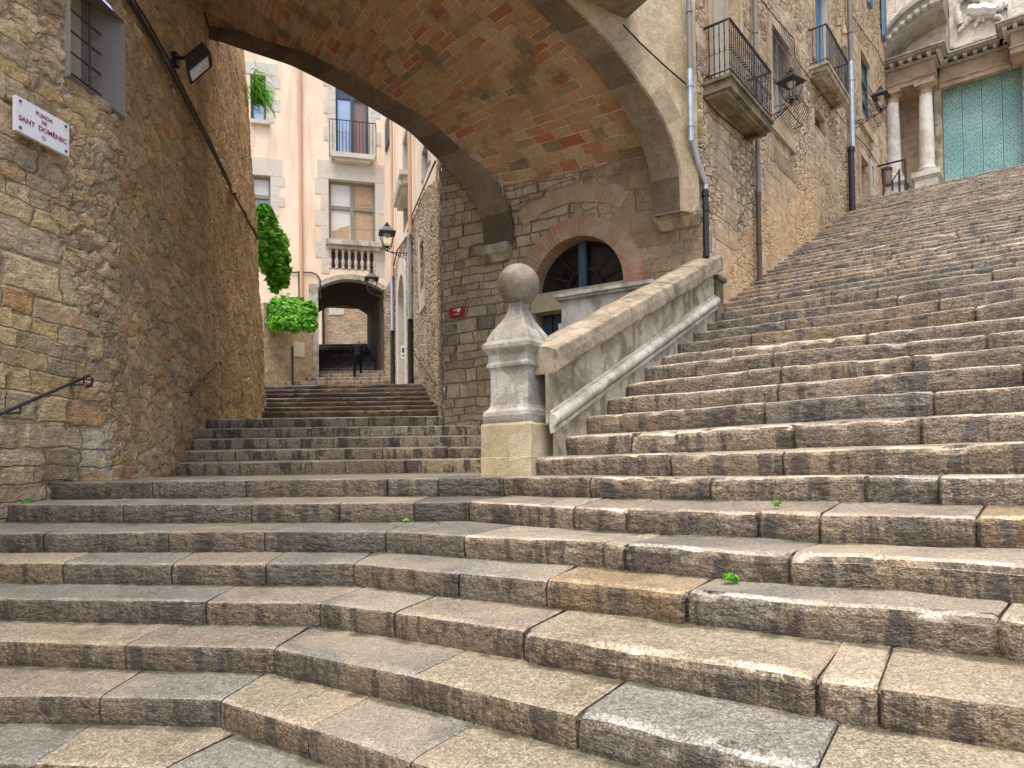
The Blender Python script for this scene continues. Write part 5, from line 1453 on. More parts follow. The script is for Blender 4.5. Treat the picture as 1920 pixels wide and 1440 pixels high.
mb.build('wall', M['peach'], pb_)
mb = MB(); z2 = lambda s: roofz(s)-.3 if s > 0 else 5
s_a = aS(822, 303)[0]
pw = [[*sorted((aS(723.5, 250)[0], aS(731, 250)[0])), aS(727, 275)[1], aS(727, 222)[1]], [*sorted((aS(755.5, 300)[0], aS(765, 300)[0])), aS(760, 340)[1], aS(760, 248)[1]],
      [*sorted((aS(757, 390)[0], aS(764.5, 390)[0])), aS(761, 418)[1], aS(761, 377)[1]], [*sorted((aS(791, 300)[0], aS(802, 300)[0])), aS(797, 322)[1], aS(797, 270)[1]]]
wall_mb(mb, AL, s_a-1.2, AL.len, 3, 15, .25, rect_holes(pw), sb=[q for r in pw for q in r[:2]], zb=[q for r in pw for q in r[2:]], off=-.04, zbot=lambda s: roofz(max(s, s_a))-.3)
mb.build('wall', M['peach'], pb_)
for i, r in enumerate(pw):
    mb = MB(); reveal(mb, AL, *r, .25, -.03, True); o = mb.build('window', M['quoin'], pb_)
    mb = MB(); mb.pbox(AL, r[0]+.02, r[1]-.02, r[2], r[3], -.23, -.2) if i else mb.pbox(AL, r[0], r[1], r[2], r[3], -.04, .04)
    mb.build('shutter' if i in (0,) else 'pane', M['bluefr'] if i == 0 else M['glassd'], o)
    mb = MB(); g = .22
    for a, b, c, d in ((r[0]-g, r[0]-.01, r[2], r[3]+g), (r[1]+.01, r[1]+g, r[2], r[3]+g), (r[0]-.005, r[1]+.005, r[3]+.01, r[3]+g)): mb.pbox(AL, a, b, c, d, -.05, .0)
    mb.build('surround', M['quoin'], o)
    if i in (1, 2):
        mb = MB(); mb.pbox(AL, r[0]-.4, r[1]+.4, r[2]-.28 if i == 1 else r[3]+.15, r[2]-.14 if i == 1 else r[3]+.3, -.05, .3); mb.pbox(AL, r[0]-.3, r[1]+.3, r[2]-.5 if i == 1 else r[3]+.02, r[2]-.28 if i == 1 else r[3]+.15, -.05, .18); mb.build('cornice', M['quoin'], o)
def flat(r, d, fr, name, matf, panes, mull=.5, tr=None, fw=.09):
    fm = MB(); w = fw
    fm.pbox(PF, r[0], r[0]+w, r[2], r[3], -d, -d+.08); fm.pbox(PF, r[1]-w, r[1], r[2], r[3], -d, -d+.08); fm.pbox(PF, r[0]+w, r[1]-w, r[3]-w, r[3], -d, -d+.075); fm.pbox(PF, r[0]+w, r[1]-w, r[2], r[2]+w, -d, -d+.075)
    if mull: s = lerp(r[0], r[1], mull); fm.pbox(PF, s-w*.75, s+w*.75, r[2]+w, r[3]-w, -d, -d+.09)
    if tr: z = lerp(r[2], r[3], tr); fm.pbox(PF, r[0]+w, r[1]-w, z-w*.8, z+w*.8, -d, -d+.085)
    o = fm.build(name, matf, pb_)
    for (a, b, c, dd, m, nm) in panes:
        mb = MB(); mb.poly([PF.pt(lerp(r[0], r[1], a), lerp(r[2], r[3], c), -d+.01), PF.pt(lerp(r[0], r[1], b), lerp(r[2], r[3], c), -d+.01), PF.pt(lerp(r[0], r[1], b), lerp(r[2], r[3], dd), -d+.01), PF.pt(lerp(r[0], r[1], a), lerp(r[2], r[3], dd), -d+.01)])
        mb.build(nm, m, o)
    return o
for r in (WA, WB, WC, WD, BAL):
    mb = MB(); reveal(mb, PF, *r, .4, .02); mb.build('reveal', M['quoin'], pb_)
# s grows to the viewer's left here
wa = flat(WA, .3, 0, 'window', M['winframe'], [(0, .5, 0, .60, M['woodsh'], 'shutter'), (0, .5, .62, 1, M['woodsh'], 'shutter'), (.5, 1, 0, .6, M['whitesh'], 'pane'), (.5, 1, .62, 1, M['whitesh'], 'pane')], tr=.60)
mb = MB()
for (a, b, c, d) in ((.08, .20, .05, .26), (.26, .40, .05, .26), (.08, .20, .30, .52), (.26, .40, .30, .52), (.1, .24, .68, .9), (.27, .4, .68, .9)):
    mb.pbox(PF, lerp(WA[0], WA[1], a), lerp(WA[0], WA[1], b), lerp(WA[2], WA[3], c), lerp(WA[2], WA[3], d), -.29, -.275)
mb.build('shutter_panel', M['woodsh'], wa)
mb = MB(); mb.poly([PF.pt(lerp(WA[0], WA[1], a), lerp(WA[2], WA[3], c), -.285) for a, c in ((.56, .07), (.93, .07), (.93, .24), (.8, .27), (.75, .31), (.6, .33), (.56, .36))]); mb.build('reflection_panel', M['woodsh'], wa)
flat(WB, .25, 0, 'balcony_window', M['bluefr'], [(0, .5, 0, .62, M['brownpan'], 'pane'), (.5, 1, 0, .62, M['glasssky'], 'pane'), (0, 1, .66, 1, M['bluefr'], 'transom')], tr=.64)
flat(WC, .25, 0, 'window', M['bluefr'], [(0, 1, 0, 1, M['glasssky'], 'pane')], mull=None, tr=.5)
flat(WD, .25, 0, 'window', M['winframe'], [(0, 1, 0, .5, M['glass'], 'pane'), (0, 1, .5, 1, M['whitesh'], 'pane')], mull=None, tr=.5)
def quoins(r, w, top, n, side=(1, 1), bot=0):
    mb = MB(); z0, z1 = r[2]-bot, r[3]
    for i in range(n):
        a = lerp(z0, z1, i/n)+.004; b = lerp(z0, z1, (i+1)/n)-.004; e = w*(1.35 if i % 2 else .8)
        if side[0]: mb.pbox(PF, r[0]-e, r[0]-.002, a, b, -.02, .02)
        if side[1]: mb.pbox(PF, r[1]+.002, r[1]+e, a, b, -.02, .02)
    mb.pbox(PF, r[0]-w*1.1, r[1]+w*1.1, z1+.002, z1+top, -.02, .025)
    mb.build('window_surround', M['quoin'], pb_)
quoins(WA, .40, .75, 6, bot=1.2); quoins(WB, .36, .5, 7); quoins(WC, .4, .5, 4, (1, 0)); quoins(WD, .4, .7, 4, (1, 0))
# stone balustrade under the big window
mb = MB(); zt3 = PF.hit(660, 457)[1]; zb3 = PF.hit(660, 505)[1]; zr = PF.hit(660, 467)[1]
mb.pbox(PF, BAL[0]-.3, BAL[1]+.1, zr+.08, zt3+.06, -.3, .30); mb.pbox(PF, BAL[0]-.15, BAL[1]+.05, zr-.06, zr+.08, -.3, .18)
bs = mb.build('balustrade_rail', M['carved'], pb_)
mb = MB(); mb.poly([PF.pt(BAL[0], zb3-.1, -.38), PF.pt(BAL[1], zb3-.1, -.38), PF.pt(BAL[1], zt3, -.38), PF.pt(BAL[0], zt3, -.38)]); mb.build('balustrade_back', M['brownpan'], pb_)
for i in range(8):
    s = lerp(BAL[0]+.06, BAL[1]-.06, i/7); h = zr-.06-zb3; mb = MB()
    mb.lathe(PF.pt(s, zb3, -.02), [(.07, 0), (.07, .08*h), (.045, .12*h), (.075, .3*h), (.085, .38*h), (.05, .52*h), (.04, .62*h), (.055, .66*h), (.04, .7*h), (.06, .86*h), (.07, .92*h), (.07, h)], 10)
    mb.build('baluster', M['quoin'], bs)
# iron balcony
r0_ = pr(618, 293, 704, 238); mb = MB(); fz_ = .28
for z in (r0_[2], r0_[3]): mb.tube([PF.pt(r0_[0], z, 0), PF.pt(r0_[0], z, fz_), PF.pt(r0_[1], z, fz_), PF.pt(r0_[1], z, 0)], .02, 5)
for i in range(15): s = lerp(r0_[0], r0_[1], i/14); mb.tube([PF.pt(s, r0_[2], fz_), PF.pt(s, r0_[3], fz_)], .012, 4)
mb.build('balcony_railing', M['iron'], pb_)
mb = MB(); mb.pbox(PF, WB[0]-.2, WB[1]+.2, WB[2]-.2, WB[2]-.01, -.02, .4); mb.pbox(PF, WB[0]-.05, WB[1]+.05, WB[2]-.32, WB[2]-.2, -.02, .3); mb.build('balcony_slab', M['quoin'], pb_)
for r in (WC, WD): mb = MB(); mb.pbox(PF, r[0]-.15, r[1], r[2]-.15, r[2]-.005, -.02, .2); mb.build('window_sill', M['quoin'], pb_)
# string course marks, pipes
def pfpipe(u, v0, v1, r, mat, off=.08):
    s, _ = PF.hit(u, (v0+v1)/2, off); p = PF.pt(s, 0, off); zs = [ray(u, v).z/ray(u, v).y*p.y for v in (v0, v1)]
    mb = MB(); mb.tube([PF.pt(s, zs[0], off), PF.pt(s, zs[1], off)], r, 10); mb.build('drainpipe', mat, pb_)
pfpipe(563.5, 60, 560, .07, M['peachpipe']); pfpipe(567, 558, 716, .075, M['rustpipe'], .12)
def alpipe(u, v0, v1, r, mat, off=.10):
    s = aS(u, (v0+v1)/2)[0]
    p = AL.pt(s, 0, off); zs = [ray(u, v).z/ray(u, v).y*p.y for v in (v0, v1)]
    # slide along the wall so that the offset pipe keeps its column
    for _ in range(4):
        p = AL.pt(s, 0, off); s += (p.x/p.y-ray(u, v1).x/ray(u, v1).y)*p.y*3.0*(1); s = max(.2, min(AL.len-.2, s))
    p = AL.pt(s, 0, off); zs = [ray(u, v).z/ray(u, v).y*p.y for v in (v0, v1)]
    mb = MB(); mb.tube([AL.pt(s, zs[0], off), AL.pt(s, zs[1], off)], r, 10); mb.build('drainpipe', mat, mbld if mat is not M['peachpipe'] else pb_)
for u, a, b, c in ((737, 150, 518, 620), (770.5, 200, 440, 598)):
    rp = .075
    alpipe(u, a, b, rp*.8, M['peachpipe']); alpipe(u+.5, b, c, rp, M['galv']); alpipe(u+1, c, 722, rp*1.1, M['blackpipe'])
mb = MB(); mb.tube([PF.pt(*PF.hit(u, v, .06), .06) for u, v in ((545, 511), (560, 510), (585, 511), (595, 516), (600, 524), (601, 560))], .03, 5); mb.tube([PF.pt(*PF.hit(u, v, .06), .06) for u, v in ((560, 511), (561, 560))], .025, 5); mb.build('cable', M['cable'], pb_)
# portal: ring, pier, tunnel
mb = MB(); P = []; 
def pring(g, off): return [PF.pt(lerp(pm-ph-g*.0, pm+ph+g*.0, i/24), arch_z(lerp(pm-ph, pm+ph, i/24))+g, off) for i in range(25)]
mb.grid([pring(0, -.4), pring(0, .05), pring(.2, .05), pring(.2, -.02)]); mb.build('passage_arch', M['carved'], pb_)
mb = MB(); mb.pbox(PF, pm+ph+.0, pm+ph+.36, 3.3, pS+.15, -.3, .05); mb.build('passage_pier', M['carved'], pb_)
TD = V((-.272, 1, 0)).normalized(); TL = 5.2
mb = MB(); P = []; UV = []
for k in range(14):
    f = k/13; row = []; ur = []
    o = TD*TL*f
    pts = [(pm-ph, 3.0)]+[(lerp(pm-ph, pm+ph, i/20), arch_z(lerp(pm-ph, pm+ph, i/20))+.02) for i in range(21)]+[(pm+ph, 3.0)]
    for j, (s, z) in enumerate(pts):
        s2 = pm+ph+(s-pm-ph)*(1-.14*f); row.append(PF.pt(s2, z+(.16*f if z > 4 else 0), -.02)+o); ur.append((f*TL, j*.25+(z if j in (0,) else 0)))
    P.append(row); UV.append(ur)
mb.grid(P, UV); mb.build('passage_vault', M['soot_shade'], pb_)
# right wall of the passage, its shade put in as dark stone
mb = MB(); P = []; UV = []
for k in range(12):
    f = k/11; o = TD*TL*f; row = []; ur = []
    for j in range(12):
        z = lerp(3.2, arch_z(pm-ph)+.0, j/11); row.append(PF.pt(pm+ph-2*ph*(1-.14*f)+.015, z, -.02)+o); ur.append((f*TL, z))
    P.append(row); UV.append(ur)
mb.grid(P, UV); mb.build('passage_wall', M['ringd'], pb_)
# closing wall above the inner end so that only the opening shows light
mb = MB(); eo = TD*TL
mb.poly([PF.pt(-2, arch_z(pm)+.02, 0)+eo, PF.pt(9, arch_z(pm)+.02, 0)+eo, PF.pt(9, 13, 0)+eo, PF.pt(-2, 13, 0)+eo])
mb.build('rear_wall', M['peach'], pb_)

# wall behind, seen through the passage
bw = empty('rubble_wall', (-9, 39, 6.5), 'sunlit rubble wall seen through the dark passage behind the person', 'wall')
BW = Pl(-2, 39.5, -1, .05)
mb = MB(); wall_mb(mb, BW, 0, 13, 5.5, 13, .4); mb.build('masonry', M['farrub'], bw)
c_ = BW.hit(632, 580); mb = MB(); q = BW.hit(617, 575); q2 = BW.hit(645, 590); mb.pbox(BW, q2[0], q[0], q2[1], q[1]+.2, 0, .03); mb.build('render_patch', M['quoin'], bw)
q = BW.hit(610, 600); mb = MB(); mb.pbox(BW, q[0], q[0]+4, 5.5, 12, 0, .05); mb.build('render_patch', M['peach'], bw)
q = BW.hit(607.5, 600); mb = MB(); mb.tube([BW.pt(q[0], 5.8, .12), BW.pt(q[0], 12, .12)], .08, 8); mb.build('drainpipe', M['blackpipe'], bw)
# steps in and before the passage
ps = empty('stone_staircase', (-7, 27, 3.6), 'dark steps climbing into the arched passage under the peach building', 'staircase')
PE = []
for i, (Y, y) in enumerate([(26.6, 714), (27.7, 708), (28.8, 701), (29.6, 696), (30.3, 690)]+[(30.3+.47*k, 690-5*k) for k in range(1, 10)]):
    z = (902-y)*Y/1334; xl = -.30*Y-.2 if i < 3 else -.285*Y-.1; xr_ = AL.pt(min(AL.len, AL.hit(736, 700)[0]), 0).x if i == 0 else (-.18*Y+.5 if i < 4 else -.18*Y-.35)
    if i < 3: xl = -.40*Y
    PE.append([V((xl, Y, z)), V(((xl+xr_)/2, Y, z)), V((xr_, Y, z))])
for i in range(len(PE)):
    m = step_mesh(PE[i], PE[i+1] if i < len(PE)-1 else None, .16, .3, 340+i, lambda p: ((.06, .05, .04) if i > 3 else (.42, .36, .28), .3), tread=5, slope=.1, lenr=(.8, 1.5))  # inner steps near-black: the passage's shade is put into the stone colour
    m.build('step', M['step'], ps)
# garden wall with ivy in front of the facade
gw = empty('garden_wall', (-8.2, 26.8, 3.4), 'low rubble wall topped with bright green ivy, left of the dark passage', 'wall')
ga = atY(588, 700, 28.0); gb_ = atY(495, 700, 26.2)
GP = Pl(ga.x, ga.y, gb_.x-ga.x, gb_.y-ga.y); gL = math.hypot(gb_.x-ga.x, gb_.y-ga.y)
zg = (903-575)*27/1334
mb = MB(); wall_mb(mb, GP, 0, gL, 3, zg, .2); mb.build('masonry', M['farrub'], gw)
mb = MB(); mb.pbox(GP, 0, gL, 3, zg-.02, -.4, -.003); mb.build('core', M['farrub'], gw)
mb = MB()
for uq, v0, v1, r in ((548, 650, 714, .05),):
    p = atY(uq, 680, 26.3); mb.tube([V((p.x, p.y, ray(uq, v0).z/ray(uq, v0).y*p.y)), V((p.x, p.y, 3.4))], r, 6)
tag(mb.build('iron_post', M['iron']), 'thin dark post standing in front of the low wall under the ivy', 'post')
mb = MB(); sg0 = GP.hit(560, 640)[0]; mb.pbox(GP, sg0-.25, sg0+.25, GP.hit(555, 668)[1], GP.hit(555, 640)[1], 0, .04); mb.build('stone_patch', M['quoin'], gw)

# ------------------------------------------------------------------ foliage
def leaves(mb, c, rad, n, size, seed, droop=.3, shape=1.0):
    rg = random.Random(seed)
    for i in range(n):
        while True:
            d = V((rg.uniform(-1, 1), rg.uniform(-1, 1), rg.uniform(-1, 1)))
            if .1 < d.length < 1: break
        d = d.normalized()*d.length**.35
        lump = 1+.45*mn.noise(V((d.x*2.2+seed, d.y*2.2, d.z*2.2)))+.3*mn.noise(d*5)
        p = V((c[0]+d.x*rad[0]*lump, c[1]+d.y*rad[1]*lump, c[2]+d.z*rad[2]*lump))
        nrm = (d+V((rg.gauss(0, .5), rg.gauss(0, .5), rg.gauss(0, .5)+.3))).normalized()
        t = nrm.cross(V((rg.gauss(0, 1), rg.gauss(0, 1), rg.gauss(0, 1)-droop))).normalized(); b = nrm.cross(t)
        s = size*rg.uniform(.6, 1.3); k = rg.random()
        c4 = (max(0, min(1, .15+.6*k+.35*mn.noise(p*2.5))), 0, 0, 1)
        tip = p+t*s; pts = [p-t*s*.6, p+b*s*.55*shape-t*.1*s, tip-nrm*s*.25, p-b*s*.55*shape-t*.1*s]
        ids = [mb.vert(q, (0, 0), c4) for q in pts]; mid = mb.vert(p+nrm*s*.12, (0, 0), c4)
        for a in range(4): mb.f.append([ids[a], ids[(a+1) % 4], mid])
def plant(name, blobs, label, cat, size, seed, stems=(), shape=1.0, sr=.02):
    mb = MB()
    for i, (c, rad, n) in enumerate(blobs): leaves(mb, c, rad, n, size, seed+i*3, shape=shape)
    o = mb.build('foliage', M['leaf'])
    e = empty(name, V(blobs[0][0])-V((0, 0, blobs[0][1][2])), label, cat)
    o.parent = e; o.location = -e.location
    mb = MB()
    for p in stems: mb.tube(p, sr, 5)
    if stems:
        s = mb.build('stem', M['stem'], e)
    return o
def q_(u, v, Y): return atY(u, v, Y)
k_ = 1/1334
def blob(u, v, Y, ru, rv, n, ry=None): return (q_(u, v, Y), (ru*Y*k_, ry or ru*Y*k_*.8, rv*Y*k_), n)
plant('hanging_ivy', [blob(496, 402, 18.2, 14, 20, 300), blob(503, 425, 18.2, 19, 24, 500), blob(513, 450, 18.2, 24, 24, 600), blob(521, 478, 18.2, 20, 26, 520), blob(508, 490, 18.2, 20, 26, 420), blob(528, 508, 18.2, 15, 24, 330), blob(515, 522, 18.2, 12, 24, 260), blob(534, 525, 18.2, 8, 16, 110), blob(495, 460, 18.0, 10, 50, 300)],
      'bright green ivy hanging in a long swag beside the left wall edge', 'ivy', .125, 3, [[q_(492, 400, 18), q_(500, 430, 18.2), q_(515, 480, 18.2), q_(522, 520, 18.2)]])
plant('ivy_bush', [blob(516, 585, 26.4, 15, 26, 600), blob(535, 582, 26.4, 20, 24, 900), blob(555, 586, 26.4, 20, 26, 900), blob(578, 590, 26.4, 15, 24, 600), blob(545, 606, 26.2, 30, 15, 600), blob(580, 608, 26.2, 14, 14, 260), blob(514, 606, 26.2, 10, 14, 160)],
      'rounded mass of bright green ivy crowning the low garden wall', 'ivy', .13, 23, [[q_(535, 600, 26.3), q_(520, 615, 26.4), q_(512, 632, 26.5)], [q_(560, 605, 26.3), q_(585, 618, 26.4)]], sr=.03)
def blades(mb, root, n, L, seed, dirx=(1, -.4, 0)):
    rg = random.Random(seed)
    for i in range(n):
        r0 = root+V((rg.gauss(0, .05), rg.gauss(0, .05), rg.gauss(0, .16)))
        d = V((dirx[0]*rg.uniform(.2, 1.1)+rg.gauss(0, .25), dirx[1]+rg.gauss(0, .4), rg.uniform(-.1, 1.1))).normalized()
        l = L*rg.uniform(.45, 1.2); w = .012*rg.uniform(.7, 1.6); p = r0.copy(); pts = [p.copy()]
        for k in range(5): d = (d+V((0, 0, -.42))).normalized(); p = p+d*l/5; pts.append(p.copy())
        c4 = (rg.random(), 0, 0, 1); sd = d.cross(V((rg.gauss(0, 1), rg.gauss(0, 1), rg.gauss(0, 1)))).normalized()
        mb.grid([[q-sd*w*(1-k/6)*(1 if k else .5), q+sd*w*(1-k/6)*(1 if k else .5)] for k, q in enumerate(pts)], None, [[c4, c4] for q in pts])
mb = MB(); blades(mb, q_(478, 178, 16.6), 330, .62, 5); blades(mb, q_(476, 160, 16.6), 90, .5, 8)
wpl = mb.build('foliage', M['leaf']); we = empty('wall_plant', q_(478, 178, 16.6), 'wispy green plant growing from the top edge of the left wall', 'plant'); wpl.parent = we; wpl.location = -we.location
mb = MB(); mb.tube([q_(470, 185, 16.7), q_(478, 178, 16.6), q_(486, 165, 16.5)], .012, 5); mb.build('stem', M['stem'], we)
def weed(u, v, P, label, s=.02, n=26):
    mb = MB(); leaves(mb, P, (s*1.6, s*1.2, s*1.0), n, s*.9, int(u)); tag(mb.build('weed', M['leaf']), label, 'weed')
def on_step(u, v, k): 
    return hitz(u, v, K[k][2].z-.146)
weed(763, 974, atY(763, 976, 5.33), 'small green weed growing in the joint of the second step left of centre', .028)
weed(822, 981, atY(822, 981, 5.05), 'tiny green sprout at the foot of the second step', .010, 12)
weed(1370, 1081, atY(1370, 1083, 3.42), 'green weed at the foot of the third grey step, right of centre', .022)
weed(1457, 942, atY(1457, 943, 3.95), 'small weed on the tread edge in front of the first worn steps', .016, 18)
weed(1744, 424, atY(1744, 426, 11.9), 'tuft of green weed high on the long right flight', .045, 40)
weed(50, 940, atY(50, 941, 5.9), 'green weed where the left wall meets the steps', .025, 30)

# ------------------------------------------------------------------ person on the steps
pY = 28.7; pc = atY(670, 708, pY); hgt = 74*pY/1334; S = hgt/1.66
pe = empty('person', pc, 'person in dark jacket and black trousers climbing into the arched passage', 'person')
def skin(name, verts, edges, rad, mats, fn, parent, root=0, sub=1):
    me = bpy.data.meshes.new(name); me.from_pydata([tuple(V(v)*S) for v in verts], edges, []); o = bpy.data.objects.new(name, me); COL.objects.link(o)
    md = o.modifiers.new('s', 'SKIN')
    for i, r in enumerate(rad):
        me.skin_vertices[0].data[i].radius = (r[0]*S, r[1]*S) if isinstance(r, tuple) else (r*S, r*S)
    me.skin_vertices[0].data[root].use_root = True
    ss = o.modifiers.new('b', 'SUBSURF'); ss.levels = sub+1; ss.render_levels = sub+1
    dg = bpy.context.evaluated_depsgraph_get(); m2 = bpy.data.meshes.new_from_object(o.evaluated_get(dg)); o.modifiers.clear(); o.data = m2
    for m in mats: m2.materials.append(m)
    for p in m2.polygons: p.material_index = fn(p.center/S); p.use_smooth = True
    o.parent = parent; WL[o] = WL[parent]; return o
# facing +Y, leaning forward, right foot lifted
vb = [(0, 0, .86), (0, .03, 1.0), (0, .09, 1.2), (0, .14, 1.36), (0, .17, 1.43), (0, .19, 1.50), (0, .20, 1.60),
      (-.09, 0, .82), (-.10, -.02, .46), (-.10, -.10, .07), (-.10, .03, .03),
      (.09, .02, .82), (.11, .22, .56), (.11, .14, .22), (.11, .27, .18),
      (-.17, .12, 1.35), (-.25, .10, 1.1), (-.21, .28, 1.0), (-.19, .35, .98),
      (.17, .12, 1.35), (.25, .10, 1.1), (.21, .28, 1.02), (.19, .35, 1.0)]
eb = [(0, 1), (1, 2), (2, 3), (3, 4), (4, 5), (5, 6), (0, 7), (7, 8), (8, 9), (9, 10), (0, 11), (11, 12), (12, 13), (13, 14), (3, 15), (15, 16), (16, 17), (17, 18), (3, 19), (19, 20), (20, 21), (21, 22)]
rb_ = [(.15, .11), (.13, .10), (.15, .11), (.12, .09), .05, .075, .075, .095, .065, .045, .03, .095, .065, .045, .03, .06, .05, .04, .03, .06, .05, .04, .03]
skin('body', vb, eb, rb_, [M['trous'], M['skin']], lambda c: 1 if c.z > 1.43 or (c.y > .31 and c.z > .9) else 0, pe)
vj = [(0, -.01, .84), (0, .03, 1.0), (0, .09, 1.2), (0, .135, 1.36), (0, .16, 1.42), (-.18, .12, 1.35), (-.27, .10, 1.1), (-.22, .26, 1.02), (.18, .12, 1.35), (.27, .10, 1.1), (.22, .26, 1.04)]
ej = [(0, 1), (1, 2), (2, 3), (3, 4), (3, 5), (5, 6), (6, 7), (3, 8), (8, 9), (9, 10)]
skin('jacket', vj, ej, [(.19, .14), (.16, .125), (.19, .14), (.15, .12), .075, .085, .07, .055, .085, .07, .055], [M['cloth']], lambda c: 0, pe)
skin('hair', [(0, .12, 1.38), (0, .14, 1.47), (0, .17, 1.56), (0, .19, 1.63)], [(0, 1), (1, 2), (2, 3)], [(.12, .04), (.115, .07), (.10, .09), (.07, .07)], [M['hair']], lambda c: 0, pe)

# ------------------------------------------------------------------ church
ch = empty('church_facade', (11, 17.2, 6), 'pale baroque church front with columns, broken curved pediment and a tall studded teal door', 'church')
CP = Pl(N2.x*20.5, N2.y*20.5, E2.x, E2.y)
C = CP.hit
dl = C(1767, 165, -.2); drr = C(1917, 121, -.2); dzt = (dl[1]+drr[1])/2; ds0, ds1 = sorted((dl[0], drr[0]))
zg_ = 5.6
of = .62
zcap = C(1737, 156, of)[1]; zbase = C(1738, 327, of)[1]
za = C(1742, 139, of+.15)[1]; zf = C(1742, 112, of+.15)[1]; zc2 = C(1742, 90, of+.3)[1]
sL = C(1655, 200)[0]+1.5; sB = C(1752, 140, of+.15)[0]; sB2 = C(1893, 60, of+.15)[0]
mb = MB(); wall_mb(mb, CP, ds0-6, sL, zg_-.5, zf, .3, lambda s, z: ds0 < s < ds1 and z < dzt, sb=(ds0, ds1), zb=(dzt,)); mb.build('wall', M['brownst'], ch)
M['churchup'] = mk_wallmat('church_ashlar', [(.76,.72,.64), (.8,.77,.7), (.7,.65,.56), (.82,.79,.72)], (.5,.43,.33), 'coursed', .8, .42, bumpd=.01, grime=.25, warp=.008, mort=.006, soft=.3, vary=.5)
mb = MB(); wall_mb(mb, CP, ds0-6, sL+3, zf, 20, .4, off=.02); mb.build('wall', M['churchup'], ch)
mb = MB(); reveal(mb, CP, ds0, ds1, zg_, dzt, .25); mb.build('door_reveal', M['brownst'], ch)
mb = MB(); np4 = 4
for i in range(np4):
    a = lerp(ds0, ds1, i/np4)+.006; b = lerp(ds0, ds1, (i+1)/np4)-.006; mb.pbox(CP, a, b, zg_, dzt, -.3, -.2)
mb.pbox(CP, ds0, ds1, zg_, dzt, -.34, -.301)
do = mb.build('door', M['teal'], ch)
mb = MB(); rg = random.Random(5)
W_ = (ds1-ds0)/np4
for i in range(np4):
    z = zg_+.3; row = 0
    while z < dzt-.05:
        for k in range(5):
            for g in range(2 if (row+k) % 2 else 1):
                s = ds0+W_*(i+.14+.18*k)+(.02 if g else -.01); zz = z+g*.055+rg.uniform(-.01, .01)
                if rg.random() < .82:
                    c = CP.pt(s, zz, -.2); e = .013
                    mb.poly([CP.pt(s-e, zz, -.197), CP.pt(s, zz-e*1.3, -.197), CP.pt(s+e, zz, -.197), CP.pt(s, zz+e*1.3, -.197)])
        z += .105; row += 1
mb.build('studs', M['stud'], do)
mb = MB(); w_ = .16
mb.pbox(CP, ds1+.002, ds1+w_, zg_, dzt+w_, -.02, .08); mb.pbox(CP, ds0-w_, ds0-.002, zg_, dzt+w_, -.02, .08); mb.pbox(CP, ds0-.001, ds1+.001, dzt+.002, dzt+w_, -.02, .078)
mb.pbox(CP, ds1+w_*1.1, ds1+w_*1.8, zg_, zcap, -.02, .05); mb.build('door_surround', M['panel'], ch)
# columns on pedestals
def pxs(u, v, off): return C(u, v, off)[0]
for uc, vc in ((1737, 250), (1674.5, 260)):
    s = pxs(uc, vc, of); c = CP.pt(s, 0, of); r = 12.2*c.y/1334
    mb = MB(); mb.lathe(c+V((0, 0, zbase)), [(r*1.45, 0), (r*1.45, .06), (r*1.3, .07), (r*1.35, .11), (r*1.15, .15), (r*1.1, .19)], 24); mb.build('column_base', M['white'], ch)
    H_c = zcap-zbase
    mb = MB(); mb.lathe(c+V((0, 0, zbase)), [(r*1.06, .18), (r*1.05, H_c*.3), (r*.98, H_c*.6), (r*.88, H_c-.26)], 28); mb.build('column', M['white'], ch, smooth=True)
    mb = MB(); mb.lathe(c+V((0, 0, zbase+H_c)), [(r*.98, -.27), (r*.98, -.24), (r*.9, -.23), (r*.9, -.16), (r*1.0, -.15), (r*1.25, -.09)], 24); mb.lathe(c+V((0, 0, zbase+H_c)), [(r*1.35, -.09), (r*1.35, 0)], sq=True, rot=math.atan2(CP.d.y, CP.d.x)); mb.build('capital', M['brownst'], ch)
    mb = MB(); w = r*1.55; mb.pbox(CP, s-w, s+w, zg_-.5, zbase-.12, of-w, of+w); mb.pbox(CP, s-w*1.25, s+w*1.25, zbase-.12, zbase-.0, of-w*1.25, of+w*1.25); mb.pbox(CP, s-w*1.12, s+w*1.12, zbase-.17, zbase-.12, of-w*1.1, of+w*1.1); mb.build('pedestal', M['white'], ch)
def entab(s0, s1, f, side=True):
    mb = MB(); mb.pbox(CP, s0, s1, zcap+.002, za, -.02, f); mb.pbox(CP, s0-.02, s1+.02, za, za+.035, -.02, f+.03); mb.pbox(CP, s0+.01, s1-.01, za+.035, zf, -.02, f-.02)
    q = s0+.05
    while q < s1-.15:
        for e in (0, .045, .09): mb.pbox(CP, q+e, q+e+.03, za+.06, zf-.02, f-.02, f+.0)
        mb.pbox(CP, q-.01, q+.13, za-.03, za, f, f+.02)
        q += .42
    mb.build('entablature', M['brownst'], ch)
    mb = MB(); hC = zc2-zf; mb.pbox(CP, s0-.05, s1+.05, zf, zf+hC*.3, -.02, f+.06); mb.pbox(CP, s0-.22, s1+.22, zf+hC*.62, zf+hC*.85, -.02, f+.26); mb.pbox(CP, s0-.26, s1+.26, zf+hC*.85, zf+hC*1.0, -.02, f+.30)
    mb.build('cornice', M['greyst'], ch)
    mb = MB(); q = s0-.15
    while q < s1+.1: mb.pbox(CP, q, q+.08, zf+hC*.3+.002, zf+hC*.6, -.02, f+.18); q += .2
    mb.build('dentils', M['white'], ch)
entab(sB, sL, of+.15); entab(sB2+.02, sB-.02, .14); entab(sB2-3, sB2, of+.15)
